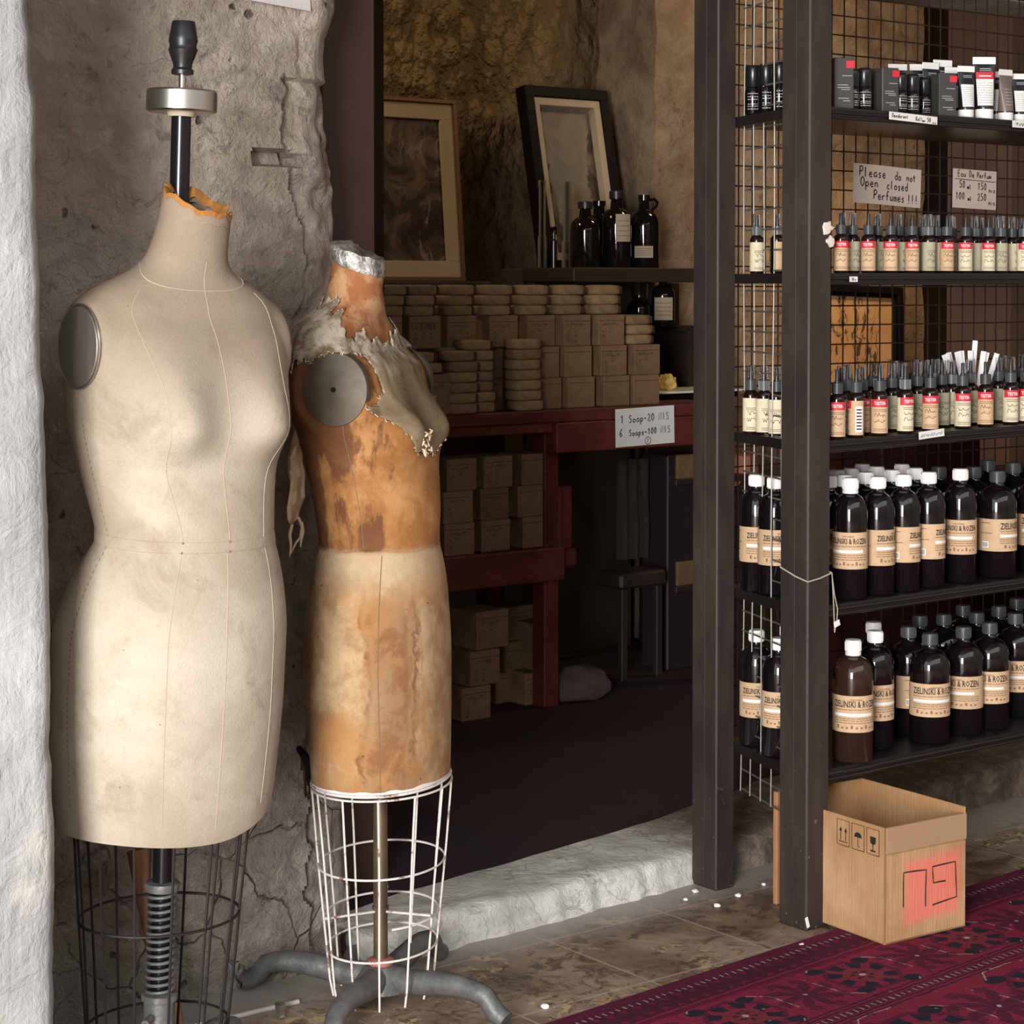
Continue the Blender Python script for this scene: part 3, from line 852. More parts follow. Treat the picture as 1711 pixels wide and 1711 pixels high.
# ---------------------------------------------------------------- top shelf: roll-ons, cartons, tubes
M_GREYBOX = plain('charcoal_carton', (.045, .044, .042), .5, var=.08)
M_GREYTXT = plain('pale_grey_print', (.42, .42, .41), .6)
M_TUBEB = plain('black_tube_plastic', (.010, .010, .012), .25)
M_TUBEBR = plain('brown_tube_plastic', (.16, .125, .105), .4)
def rollon():
    t = thing('deodorant_roll_on', (0, 0, -5), None, None)
    MB().lathe([(.0125, 0), (.0138, .002), (.0138, .036), (.0128, .042), (.0118, .044)], 24).build('body', M_BOTTLE, t, angle=50)
    MB().lathe([(.0126, .0445), (.0132, .045), (.0132, .074), (.0125, .078), (.0105, .080)], 24).build('cap', M_TUBEB, t, angle=50)
    pm = MB(); rr = .0141; rq = random.Random(3)
    for z in (.033, .028, .0235, .016, .0125, .008):
        a = -.8
        while a < .8:
            b = a+rq.uniform(.1, .35); patch(pm, rr, a, min(b, .85), z, z+.0013, 3, 0); a = b+.08
    pm.build('print', M_GREYTXT, t, smooth=False)
    return t
def carton(h, name='boxed_deodorant'):
    t = thing(name, (0, 0, -5), None, None)
    MB().rbox((-.020, -.020, 0), (.020, .020, h), .0012).build('carton', M_GREYBOX, t)
    pm = MB(); y = -.0205
    for z, w0, w1 in ((.64, -.004, .016), (.46, -.014, .008), (.41, -.014, .012), (.37, -.006, .012), (.2, -.012, .010), (.15, -.002, .012)):
        pm.box((w0, y, h*z), (w1, y+.0003, h*z+.0012), 0)
    pm.build('print', M_GREYTXT, t, smooth=False)
    MB().box((.004, y-.0003, h*.80), (.0203, y+.0003, h*.94)).box((.0199, -.0206, h*.80), (.0208, -.006, h*.94)).build('red_sticker', M_RED, t, smooth=False)['label'] = 'small red sticker'
    return t
def cream_tube(h, r, style):
    """crimped flat end up, standing on its cap"""
    t = thing('cream_tube', (0, 0, -5), None, None)
    ch = h*.155
    MB().lathe([(r*.93, 0), (r*.98, .001), (r*.98, ch), (r*.9, ch+.001)], 24).build('cap', M_CAPW, t, angle=40)
    MB().lathe([(r*1.01, ch), (r*1.01, ch+.0025)], 24).build('cap_ring', M_TUBEB, t, angle=40)
    mb = MB(); N = 32; zs = [ch+.0025+(h-.012-ch-.0025)*k/14 for k in range(15)]
    for k, z in enumerate(zs):
        q = k/14
        for i in range(N):
            a = 2*PI*i/N
            mb.v.append(Vector((r*math.cos(a)*(1+.22*q), r*math.sin(a)*(1-q**1.3)*1.0+(.0007*(1 if math.sin(a) > 0 else -1) if q > .9 else 0), z)))
    for k in range(14):
        for i in range(N):
            mb.f.append((k*N+i, k*N+(i+1) % N, (k+1)*N+(i+1) % N, (k+1)*N+i)); mb.mi.append(0)
    mb.build('tube', M_TUBEBR if style == 'brown' else M_TUBEB, t, angle=60)
    MB().rbox((-r*1.23, -.0009, h-.013), (r*1.23, .0009, h), .0006).build('crimp', M_CAPW, t)
    # printed front panel follows the tube
    pm = MB(); rq = random.Random(style)
    def fp(a, z, off=.0006):
        q = max(0, min(1, (z-ch-.0025)/(h-.012-ch-.0025)))
        return (r*math.sin(a)*(1+.22*q), -(r*math.cos(a)*(1-q**1.3))-off-.0007*q, z)
    def pp(a0, a1, z0, z1, mi, off=.0006, n=8, mz=6):
        vs_ = []; fs = []
        for j in range(mz+1):
            for i in range(n+1): vs_.append(fp(a0+(a1-a0)*i/n, z0+(z1-z0)*j/mz, off))
        for j in range(mz):
            for i in range(n): fs.append((j*(n+1)+i, j*(n+1)+i+1, (j+1)*(n+1)+i+1, (j+1)*(n+1)+i))
        pm.add(vs_, fs, mi)
    A = .95
    if style == 'brown':
        for k in range(6): pp(-.7, .5, h*(.3+.06*k), h*(.3+.06*k)+.0012, 2, .0009, 6, 1)
    else:
        pp(-A, A, h*.21, h*.64, 0)
        if style == 'red': pp(-A, A, h*.64, h*.755, 1); pp(-.6, .6, h*.68, h*.70, 0, .0010, 6, 1)
        pp(-.45, .6, h*.80, h*.815, 2, .0009, 6, 1); pp(-.5, .65, h*.77, h*.78, 2, .0009, 6, 1)
        for k in range(9):
            a = -A*.85
            while a < A*.8:
                b = a+rq.uniform(.08, .3); pp(a, min(b, A*.85), h*(.25+.04*k), h*(.25+.04*k)+.0014, 2, .0010, 3, 1); a = b+.06
    pm.build('print', [M_PAPERW, M_RED, M_GREYTXT], t, smooth=False)
    return t
RO = rollon(); CA = carton(.088); CB = carton(.100)
TU = {s: cream_tube(.108, .0165, s) for s in ('white', 'red', 'brown')}
G1 = 'toiletries on the top shelf'
top = [(RO, 1257, .235, .0, 'black roll-on deodorant behind the side mesh, left one on the top shelf', 1.25),
 (RO, 1279, .20, .2, 'black roll-on deodorant behind the side mesh, middle one on the top shelf', 1.25),
 (RO, 1301, .16, .3, 'black roll-on deodorant behind the side mesh, right one on the top shelf', 1.25),
 (RO, 1422, .026, -.1, 'black roll-on deodorant right of the red-stickered carton next to the front post', 1.0),
 (RO, 1442, .024, .1, 'black roll-on deodorant left of the charcoal carton on the top shelf', 1.05),
 (RO, 1502, .022, .2, 'black roll-on deodorant directly right of the charcoal carton on the top shelf', 1.0),
 (RO, 1522, .020, .0, 'black roll-on deodorant above the handwritten price strip, rightmost of the roll-ons', 1.0),
 (RO, 1433, .062, .4, 'black roll-on deodorant standing behind the two left of the charcoal carton', 1.0),
 (RO, 1541, .055, .4, 'black roll-on deodorant half hidden behind the rightmost roll-on', 1.0)]
for pr_, px, dy, rz, lb, s in top:
    place(pr_, shelf_pt(0, px, dy), FACE+rz, lb, 'deodorant', 'roll-on deodorants on the top shelf', s)
for pr_, px, dy, rz, lb in [(CB, 1403, .035, .15, 'charcoal carton with red sticker hard against the front post on the top shelf'),
    (CA, 1476, .032, .45, 'charcoal carton with red sticker between the roll-on deodorants on the top shelf'),
    (CA, 1573, .034, .30, 'charcoal carton with red sticker left of the white-labelled tubes on the top shelf')]:
    place(pr_, shelf_pt(0, px, dy), FACE+rz, lb, 'box', 'charcoal cartons on the top shelf')
tubes = [('white', 1590, .058, .3, 1.0, 'black cream tube with white label squeezed behind the right carton'),
 ('white', 1611, .024, .35, 1.0, 'black cream tube with white label right of the charcoal carton'),
 ('red', 1641, .020, .05, 1.20, 'tallest cream tube, white label with a red band, on the top shelf'),
 ('white', 1662, .058, .2, 1.0, 'white-labelled tube mostly hidden behind the tallest cream tube'),
 ('brown', 1677, .020, .6, 1.0, 'brown cream tube with white cap on the top shelf'),
 ('white', 1700, .024, .2, .95, 'white-labelled cream tube right of the brown one on the top shelf'),
 ('white', 1552, .080, .5, 1.08, 'white-crimped black tube behind the roll-ons, first of the back row'),
 ('white', 1572, .085, .4, 1.16, 'white-crimped black tube behind the right carton, second of the back row'),
 ('white', 1533, .095, .2, 1.05, 'white-crimped black tube in the back row above the rightmost roll-on'),
 ('white', 1497, .100, .2, 1.02, 'white-crimped black tube in the back row behind the charcoal carton'),
 ('red', 1722, .03, .2, 1.0, 'cream tube cut by the right edge of the photo on the top shelf')]
for st, px, dy, rz, s, lb in tubes:
    place(TU[st], shelf_pt(0, px, dy), FACE+rz, lb, 'tube', 'cream tubes on the top shelf', s)

# ---------------------------------------------------------------- notes, price strips, string
M_NOTE = plain('note_paper', (.66, .54, .46), .8, var=.06)
M_PEN = plain('black_marker', (.015, .013, .013), .7)
def note(name, p0, p1, Y, label, writer, cat='sign', mat=None, tilt=0, thick=.0008, curl=0):
    a = on_y(*p0, Y); b = on_y(*p1, Y); wdt = b.x-a.x; hgt = a.z-b.z
    t = thing(name, (a.x, Y, b.z), label, cat); t.rotation_euler = (0, tilt, 0)
    mb = MB(); n = 8
    def cy(u): return -.004*curl*math.sin(u*PI*1.5)
    vs_ = []; fs = []
    for k in range(2):
        for i in range(n+1):
            for j in (0, 1): vs_.append((wdt*i/n, cy(i/n)+k*thick, hgt*j))
    m_ = (n+1)*2
    for i in range(n):
        fs.append((2*i, 2*i+1, 2*i+3, 2*i+2)); fs.append((m_+2*i, m_+2*i+2, m_+2*i+3, m_+2*i+1))
        for j in (0, 1): fs.append((2*i+j, 2*i+2+j, m_+2*i+2+j, m_+2*i+j))
    fs.append((0, 1, m_+1, m_)); fs.append((2*n, 2*n+1, m_+2*n+1, m_+2*n))
    mb.add(vs_, fs); mb.build('sheet', mat or M_NOTE, t, smooth=False)
    pm = MB(); writer(pm, wdt, hgt)
    for v in pm.v: v.y += cy(max(0, min(1, v.x/wdt)))
    pm.build('writing', M_PEN, t, smooth=False)
    return t
NY = FY+UD-.007
def w1(m, w_, h):
    s = h*.245
    pen(m, 'Please', w_*.07, h*.69, s*1.0, .0030, slope=-.01); pen(m, 'do', w_*.58, h*.67, s*.9, .0030); pen(m, 'not', w_*.77, h*.67, s*.8, .0030)
    pen(m, 'Open', w_*.09, h*.43, s*1.0, .0030); pen(m, 'closed', w_*.46, h*.41, s*.9, .0030)
    pen(m, 'Perfumes', w_*.27, h*.13, s*.95, .0030, slope=-.02); pen(m, '!!!', w_*.80, h*.10, s*.9, .0030)
note('handwritten_sign', (1425, 272), (1540, 342), NY, 'handwritten paper note reading Please do not Open closed Perfumes, hung on the back mesh', w1, tilt=.035, curl=1)
def w2(m, w_, h):
    s = h*.165
    pen(m, 'Eau', w_*.10, h*.80, s, .0024); pen(m, 'De', w_*.36, h*.80, s, .0024); pen(m, 'Perfum', w_*.54, h*.80, s*.85, .0024)
    m.ribbon([(w_*.03, -.0006, h*.74), (w_*.98, -.0006, h*.72)], .0015, (0, -1, 0))
    pen(m, '50', w_*.14, h*.52, s*1.1, .0026); pen(m, 'ml', w_*.32, h*.50, s*.7, .0024); pen(m, '150', w_*.56, h*.50, s*1.1, .0026); pen(m, 'nis', w_*.82, h*.44, s*.8, .0024)
    pen(m, '100', w_*.06, h*.22, s*1.1, .0026); pen(m, 'ml', w_*.34, h*.20, s*.7, .0024); pen(m, '250', w_*.56, h*.22, s*1.1, .0026); pen(m, 'nis', w_*.82, h*.12, s*.8, .0024)
note('handwritten_sign', (1592, 281), (1664, 349), NY, 'handwritten paper price list headed Eau De Perfum, hung on the back mesh', w2, tilt=.02)
def w3(m, w_, h):
    pen(m, 'Deodorant', w_*.05, h*.32, h*.50, .0016); pen(m, 'Roll', w_*.54, h*.22, h*.5, .0016); pen(m, 'on', w_*.68, h*.15, h*.4, .0016); pen(m, '50', w_*.78, h*.22, h*.55, .0018); pen(m, 'nis', w_*.90, h*.06, h*.33, .0014)
fyl = FY+.0045
note('price_strip', (1486, 186), (1566, 205), fyl, 'white price strip reading Deodorant Roll on 50 nis on the top shelf edge', w3, 'label', M_PAPERW, tilt=.03)
def w4(m, w_, h): scribble(m, w_*.1, h*.2, w_*.8, h*.6, .0016, 5)
note('price_strip', (1692, 201), (1740, 216), fyl, 'white price strip at the right edge of the photo on the top shelf edge', w4, 'label', M_PAPERW)
def w5(m, w_, h): pen(m, '50', w_*.2, h*.25, h*.5, .0012); pen(m, 'e', w_*.6, h*.25, h*.5, .0012)
note('price_strip', (1420, 462), (1433, 471), fyl, 'tiny white price sticker on the second shelf edge', w5, 'label', M_PAPERW)
def w6(m, w_, h): scribble(m, w_*.06, h*.2, w_*.88, h*.6, .0012, 9)
note('price_strip', (1536, 722), (1578, 732), fyl-.0005, 'white price strip on the third shelf edge below the red-banded testers', w6, 'label', M_PAPERW, tilt=-.06)
# paper tester strips standing in a small cup at the back of the third shelf
cp = shelf_pt(2, 1620, .125)
cup = MB().lathe([(.022, 0), (.026, .055), (.0245, .055), (.021, .002)], 24).build('paper_strip_cup', M_CAPB, loc=cp)
tag(cup, 'small dark cup full of white paper tester strips on the third shelf', 'cup')
STRIPS = []
for k in range(13):
    px_ = 1578+k*5.4; lean = (-.34+.052*k)
    b = MB(); hh = .150 if k not in (8,) else .172
    b.rbox((-.0055, -.0003, 0), (.0055, .0003, hh), .0002)
    s_ = b.build('paper_tester_strip', M_PAPERW, smooth=False)
    s_.location = cp+Vector((-.015+.0025*k, -.008+.006*(k % 3), .006)); s_.rotation_euler = (-.05, lean, FACE+.25*math.sin(k*2))
    tag(s_, f'white paper tester strip, {(ORD+["thirteenth"])[k]} from the left in the fan standing in the cup', 'paper strip', 'tester strips in the cup')
# torn tape scraps on the front post
for k, (px, py, s) in enumerate([(1382, 381, 1.0), (1387, 403, .75)]):
    p = on_y(px, py, FY-.0015); mb = MB(); r2 = random.Random(k+2)
    ring = [(.013*s*(1+.35*r2.uniform(-1, 1))*math.cos(a), 0, .013*s*(1+.35*r2.uniform(-1, 1))*math.sin(a)) for a in [2*PI*i/11 for i in range(11)]]
    mb.add(ring+[(x*.95, -.003-.002*r2.random(), z*.95) for x, y, z in ring]+[(0, -.006, 0)], [(i, (i+1) % 11, 11+(i+1) % 11, 11+i) for i in range(11)]+[(11+i, 11+(i+1) % 11, 22) for i in range(11)])
    o = mb.build('paper_scrap', plain('torn_tape', (.72, .66, .56), .8, var=.15, scale=120), loc=p)
    tag(o, ['larger torn white tape scrap on the front post beside the second shelf', 'smaller torn white tape scrap below the larger one on the front post'][k], 'paper scrap')
# string round the post with a hanging paper tag
M_STRING = plain('twine', (.42, .37, .29), .8)
sz = zat(1350, 972, FY); st_ = MB()
zl = zat(1303, 948, FY+.07)
g = .0022
st_.tube([(FX-g, FY+.072, zl), (FX-g, FY+.03, zl-.014), (FX-g, FY-g, sz), (FX+fw*.5, FY-g, sz+.004), (FX+fw+g, FY-g, sz+.012), (FX+fw+g, FY+.03, sz+.02), (FX+fw+g, FY+fd+g, zl), (FX+fw*.4, FY+fd+g, zl), (FX-g, FY+.072, zl)], .0016, 6)
tx_ = FX+fw+.004
st_.tube([(FX+fw+g, FY-g, sz+.012), (tx_+.004, FY-.004, sz-.03), (tx_+.012, FY-.005, sz-.06), (tx_+.010, FY-.005, sz-.085), (tx_+.004, FY-.005, sz-.105), (tx_+.002, FY-.004, sz-.05), (FX+fw+g, FY-.003, sz+.010)], .0010, 5)
string = st_.build('twine', M_STRING); tag(string, 'thin pale twine tied around the front steel post with a hanging loop', 'string')
o = MB().rbox((-.006, -.001, -.006), (.010, .001, .006), .0008).build('paper_tag', M_PAPERW, loc=(tx_+.006, FY-.0075, sz-.088)); o.rotation_euler = (0, -.3, 0)
tag(o, 'small white paper tag hanging on the twine loop beside the front post', 'tag')

# ---------------------------------------------------------------- cardboard box on the rug
def m_card(spray_paint=False):
    m = Mat('cardboard_' + ('painted' if spray_paint else 'plain'), .8, spec=.25)
    n = m.noise(7, 6, .6); fine = m.noise(90, 4, .6, stretch=(3, 3, .15))
    c = m.mix(n.step(.35, .7), (.39, .215, .10), (.51, .315, .16))
    if spray_paint:
        d2 = ((m.x-.122)/.088).ab().mx(((m.z-.092)/.072).ab())
        mask = (d2+(n-.5)*.35).step(1.02, .62)*m.y.lt(.004)
        c = m.mix(mask*.72, c, (.80, .17, .13))
    c = m.gain(c, fine*.1+.95)
    m.color(c); m.bump(fine, .0015)
    return m.m
M_CARD = m_card(); M_CARDP = m_card(True)
b0 = on_z(1478, 1580, .009); b1 = on_z(1613, 1548, .009)
BW = (b1-b0).length; BD = .29; BH = .222
box = thing('cardboard_box', (b0.x, b0.y, .0095), 'open cardboard box with pink-sprayed marker letters standing on the rug edge beside the front post', 'box', math.atan2(b1.y-b0.y, b1.x-b0.x))
tk = .004
fx_ = .006
MB().rbox((0, 0, 0), (BW, BD, tk), .001).build('bottom_panel', M_CARD, box)
MB().rbox((0, 0, 0), (BW, tk, BH), .0012).build('front_panel', M_CARDP, box)
MB().rbox((0, 0, 0), (tk, BD, BH), .0012).build('side_panel', M_CARD, box)
MB().rbox((BW-tk, 0, 0), (BW, BD, BH+.012), .0012).build('side_panel', M_CARD, box)
MB().rbox((0, BD-tk, 0), (BW, BD, BH+.012), .0012).build('back_panel', M_CARD, box)
M_CARDD = plain('cardboard_turned_flap', (.37, .225, .125), .8, var=.12, scale=25)
MB().rbox((.001, -.0032, BH-.050), (BW-.001, -.0005, BH), .0008).build('folded_flap', M_CARDD, box)['label'] = 'darker folded flap'
MB().rbox((.012, -.0022, .004), (BW-.003, -.0004, BH-.052), .0006).build('front_overlap', M_CARDP, box)
mk = MB(); yM = -.0028
def fpx(px, py):
    """photo point on the plane of the front panel, in box coordinates"""
    a = box.rotation_euler.z; n = Vector((math.sin(a), -math.cos(a), 0)); d_ = ray(px, py)
    t = (b0-Vector((0, 0, H))).dot(n)/d_.dot(n); p = Vector((0, 0, H))+d_*t-b0
    return (p.x*math.cos(a)+p.y*math.sin(a), yM, p.z)
def c8(x, y): return fpx(1100+x*.3571, 1250+y*.3571)
for st in ([(1142, 745), (1142, 650), (1143, 583), (1195, 575), (1249, 569), (1246, 650), (1245, 740)],
           [(1340, 620), (1312, 624), (1283, 630), (1280, 590), (1278, 555), (1330, 542), (1385, 530), (1388, 610), (1391, 694), (1330, 715), (1278, 733)]):
    mk.ribbon([c8(*p) for p in st], .0030, (0, -1, 0))
mk.build('marker_letters', M_PEN, box, smooth=False)
# handling marks on the left side: this-way-up, umbrella, glass, each in a frame
hm = MB(); xs = -.0009
def q(y, z): return (xs, y, z)
def sq(y0, z0, w_, h):
    hm.ribbon([q(y0, z0), q(y0+w_, z0), q(y0+w_, z0+h), q(y0, z0+h), q(y0, z0)], .0016, (-1, 0, 0))
W_ = .034; z0 = BH-.057; hh = .049
for k, y0 in enumerate((.015, .056, .097)): sq(y0, z0, W_, hh)
yc = .032   # glass
hm.add([q(yc-.008, z0+.034), q(yc+.008, z0+.034), q(yc+.007, z0+.022), q(yc, z0+.018), q(yc-.007, z0+.022)], [(0, 1, 2, 3, 4)])
hm.ribbon([q(yc, z0+.02), q(yc, z0+.008)], .002, (-1, 0, 0)); hm.ribbon([q(yc-.007, z0+.007), q(yc+.007, z0+.007)], .003, (-1, 0, 0))
yc = .073  # umbrella
arc = [q(yc+.0105*math.cos(a), z0+.024+.010*math.sin(a)) for a in [PI*i/10 for i in range(11)]]
hm.add(arc, [tuple(range(11))]); hm.ribbon([q(yc, z0+.024), q(yc, z0+.008), q(yc-.002, z0+.006), q(yc-.004, z0+.008)], .0014, (-1, 0, 0))
for yc in (.107, .121):  # arrows
    hm.ribbon([q(yc, z0+.010), q(yc, z0+.030)], .0018, (-1, 0, 0)); hm.add([q(yc-.004, z0+.027), q(yc+.004, z0+.027), q(yc, z0+.035)], [(0, 1, 2)])
hm.ribbon([q(.102, z0+.007), q(.126, z0+.007)], .0016, (-1, 0, 0))
hm.build('handling_marks', M_PEN, box, smooth=False)
# loose plank leaning inside the corner of the unit
pl_t = on_y(1299, 1322, 3.02)
o = MB().rbox((-.011, -.006, 0), (.011, .006, pl_t.z-.002), .002).build('wooden_slat', plain('raw_orange_wood', (.36, .17, .075), .7, var=.3, scale=20), loc=(pl_t.x+.004, 3.02, .002))
tag(o, 'orange wooden slat standing upright behind the front post', 'slat')
# plaster crumbs
M_CRUMB = plain('white_plaster_crumb', (.82, .80, .77), .9, var=.1, scale=200)
for k, (px, py, s) in enumerate([(1338, 1583, .010), (1234, 1496, .007), (1198, 1513, .007), (1162, 1489, .007), (1296, 1508, .0045), (1276, 1477, .005), (911, 1682, .0075), (1146, 1502, .005), (786, 1668, .0055), (1330, 1585, .006)]):
    p = on_z(px, py, .003); bm = bmesh.new(); bmesh.ops.create_icosphere(bm, subdivisions=2, radius=s)
    for v in bm.verts: v.co *= 1+.35*noise.noise(v.co*160+Vector((k, 0, 0))); v.co.z *= .6
    mb = MB(); bm.verts.index_update(); mb.add([v.co.copy() for v in bm.verts], [[v.index for v in f.verts] for f in bm.faces]); bm.free()
    mb.v = [Vector((v.x, v.y, v.z)) for v in mb.v]
    o = mb.build('plaster_crumb', M_CRUMB, loc=(p.x, p.y, s*.5))
    lab = ['largest white crumb at the rug edge before the front post', 'white crumb at the right foot of the back post', 'white crumb on the tile just before the back post', 'white crumb at the left foot of the back post', 'tiny white crumb left of the front post', 'white crumb on the ground between the two posts', 'white crumb alone on the stained tile near the rug', 'white crumb left of the back post by the threshold', 'white crumb on the tile right of the wire cage form', 'small crumb stuck beside the largest one at the rug edge'][k]
    tag(o, lab, 'crumb', 'white plaster crumbs on the floor')
p = on_y(1343, 1543, FY-.001); o = MB().rbox((-.004, -.0012, -.011), (.004, .0005, .011), .0008).build('plaster_crumb', M_CRUMB, loc=p); o.rotation_euler = (0, -.3, 0)
o.location.x = FX+.002; tag(o, 'white chip stuck to the foot of the front post', 'crumb', 'white plaster crumbs on the floor')

# ---------------------------------------------------------------- inside the shop: red work table
TY = 4.6; TZ = .905
M_REDWOOD = Mat('red_painted_timber', .6, spec=.3)
_n = M_REDWOOD.noise(9, 6, .65, .4, stretch=(.4, 1, 1))
M_REDWOOD.color(M_REDWOOD.mix(_n.step(.35, .7), (.085, .014, .012), (.15, .034, .026))); M_REDWOOD.bump(_n, .003); M_REDWOOD = M_REDWOOD.m
tx0 = 1.9; tx1 = xat(1222, TY)
tab = thing('work_table', (tx0, TY, ST-.008), 'long red painted timber table with a lower shelf, carrying the soap stock inside the shop', 'table')
TL = tx1-tx0; z_ = ST-.008
MB().rbox((0, 0, TZ-.035-z_), (TL, .385, TZ-z_), .003).build('tabletop', M_REDWOOD, tab)
xr = xat(926, TY)-tx0; xl = xat(738, TY)-tx0
MB().rbox((0, .004, zat(850, 727, TY)-z_), (xr, .04, TZ-.036-z_), .003).build('apron', M_REDWOOD, tab)
MB().rbox((xr+.001, -.012, zat(1040, 750, TY)-z_), (TL, .035, TZ-.036-z_), .003).build('apron', M_REDWOOD, tab)
for (xa, ya) in ((xr, .0), (xr, .31), (xl-.06, 0), (xl-.06, .31), (TL-.055, .0)):
    MB().rbox((xa, ya+.042 if ya < .1 else ya, 0), (xa+.052, ya+.10 if ya < .1 else ya+.06, TZ-.036-z_), .003).build('leg', M_REDWOOD, tab)
zsh = zat(926, 914, TY+.03)
MB().rbox((0, .03, zsh-.02-z_), (xr+.05, .38, zsh-z_), .003).build('lower_shelf', M_REDWOOD, tab)
MB().rbox((0, .012, zat(926, 972, TY)-z_), (xr+.05, .03, zsh-z_), .003).build('shelf_apron', M_REDWOOD, tab)
a = on_y(945, 812, TY+.05); b = on_y(963, 915, TY+.05)
o = MB().rbox((a.x, TY+.105, b.z), (b.x+.01, TY+.16, a.z), .004).build('red_board', M_REDWOOD); 
o.data.transform(Matrix.Translation((-a.x, -TY-.105, -b.z))); o.location = (xr+.054, .045, b.z-z_); o.parent = tab; o.name = 'bracket_board'
o = MB().rbox((0, 0, 0), (.075, .05, .058), .01).build('bracket_block', M_REDWOOD, tab); o.location = (xr+.053, .046, zat(970, 948, TY+.05)-z_)

# soap cartons and paper wrapped soaps
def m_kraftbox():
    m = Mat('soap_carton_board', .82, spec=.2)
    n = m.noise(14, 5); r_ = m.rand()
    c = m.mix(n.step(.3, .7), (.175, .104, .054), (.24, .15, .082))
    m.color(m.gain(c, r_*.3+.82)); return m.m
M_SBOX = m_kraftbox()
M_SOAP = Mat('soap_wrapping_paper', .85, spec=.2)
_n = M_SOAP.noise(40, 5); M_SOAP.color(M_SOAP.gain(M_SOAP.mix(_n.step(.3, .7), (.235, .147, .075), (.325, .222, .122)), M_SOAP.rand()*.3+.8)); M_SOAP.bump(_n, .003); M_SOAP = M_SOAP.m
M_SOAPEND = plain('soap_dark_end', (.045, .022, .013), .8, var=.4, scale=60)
def soapbox(seed, w_=.100, h=.088, d_=.11, text=None):
    t = thing('soap_carton', (0, 0, -5), None, None)
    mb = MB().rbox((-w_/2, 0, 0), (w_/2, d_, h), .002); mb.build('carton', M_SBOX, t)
    # lid seam and pen marks
    pm = MB(); pm.box((-w_/2+.001, -.0004, h*.80), (w_/2-.001, .0002, h*.815), 0)
    if text: pen(pm, text, -w_*.44, h*.60, h*.17, .0022, y=-.0008)
    r2 = random.Random(seed)
    if seed >= 0:
        if not text: scribble(pm, -w_*.35, h*.62, w_*.6, h*.14, .0018, seed, y=-.0008)
        for k in range(r2.choice((2, 3))):
            for j in range(r2.choice((1, 2, 3))):
                scribble(pm, -w_*.35+k*w_*.24, h*(.42-.16*j), w_*.10, h*.12, .0018, seed*7+k*3+j, y=-.0008)
    pm.build('pen_marks', M_PEN, t, smooth=False)
    return t
def soap():
    t = thing('wrapped_soap', (0, 0, -5), None, None)
    bm = bmesh.new(); bmesh.ops.create_cube(bm, size=1); bmesh.ops.subdivide_edges(bm, edges=bm.edges[:], cuts=3, use_grid_fill=True)
    for v in bm.verts:
        p = v.co*2
        def se(x): return math.copysign(abs(x)**.8, x)
        k = (abs(p.x)**9+abs(p.y)**9+abs(p.z)**9)**(1/9)
        p = p/k
        v.co = Vector((p.x*.045, p.y*.032, p.z*.0145*(1+.06*noise.noise(p*2))))+Vector((0, .032, .0145))
    mb = MB(); bm.verts.index_update(); mb.add([v.co.copy() for v in bm.verts], [[v.index for v in f.verts] for f in bm.faces]); bm.free()
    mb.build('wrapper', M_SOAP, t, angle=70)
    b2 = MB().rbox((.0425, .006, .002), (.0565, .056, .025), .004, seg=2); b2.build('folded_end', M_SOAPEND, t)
    return t
PB = [soapbox(k) for k in range(5)]; PB_T = soapbox(9, .105, .088, .11, 'LAVENDER'); PB_P = soapbox(-1)
SO = soap()
GB = 'soap cartons stacked on the red table'; GS = 'wrapped soaps stacked on the red table'
def xpos(px, Y): return xat(px, Y, 580)
BYf = TY+.055
z1 = TZ; z2 = TZ+.0885; z3 = z2+.0885; z4 = z3+.0885
names = {1: 'bottom', 2: 'middle', 3: 'top'}
ck = 0
def put_box(px, Y, z, lb, p=None, group=GB, rz=0, sc_=1):
    global ck
    p = p or PB[ck % 5]; ck += 1
    place(p, (xpos(px, Y), Y, z), rz, lb, 'box', group, sc_)
for j, px in enumerate((916, 972, 1031, 1081)): put_box(px, BYf, z1, f'plain soap carton, bottom row on the table, {ORD[j]} from left of the right-hand four', PB_P)
for j, px in enumerate((912, 967, 1026, 1082)): put_box(px, BYf, z2, f'soap carton, middle row on the table, {ORD[j]} from left of the right-hand four', PB_P if j < 2 else None)
top_px = (647, 711, 772, 842, 905, 965, 1022)
for j, px in enumerate(top_px):
    lb = 'soap carton lettered LAVENDER in the top row on the table' if j == 1 else f'hand-marked soap carton in the top row on the table, {ORD[j]} from the left'
    put_box(px, BYf+.03 if j < 5 else BYf, z3, lb, PB_T if j == 1 else None)
# hidden support under the left part of the top row
for j, px in enumerate((640, 702, 764, 826, 862)):
    put_box(px, BYf+.06, z2, f'soap carton under the top row behind the loose soaps, {ORD[j]} from the left', PB_P)
    put_box(px, BYf+.06, z1, f'soap carton at table level behind the loose soaps, {ORD[j]} from the left', PB_P)
r3 = random.Random(4)
def put_soap(px, Y, z, lb, rz=0, s=1.0):
    place(SO, (xpos(px, Y), Y, z), rz, lb, 'soap', GS, s)
sh = .0285
tops = (655, 706, 769, 833, 894, 955, 1016)
for j, px in enumerate(tops):
    for k in range(3):
        put_soap(px+r3.uniform(-2, 2)+2*k-2, BYf+.032+r3.uniform(0, .006), z4+k*sh, f'paper-wrapped soap in the {ORD[j]} stack from the left on the top cartons, {("lowest", "middle", "topmost")[k]} of three', r3.uniform(-.05, .05))
for k in range(3): put_soap(1073+r3.uniform(-3, 2), BYf+.01, z3+k*sh*1.02, f'paper-wrapped soap on the rightmost middle-row carton, {("lowest", "middle", "topmost")[k]} of three', .06)
CNT = ['lowest', 'second from below', 'third from below', 'fourth from below', 'fifth from below', 'sixth from below', 'seventh from below']
fYs = TY+.012
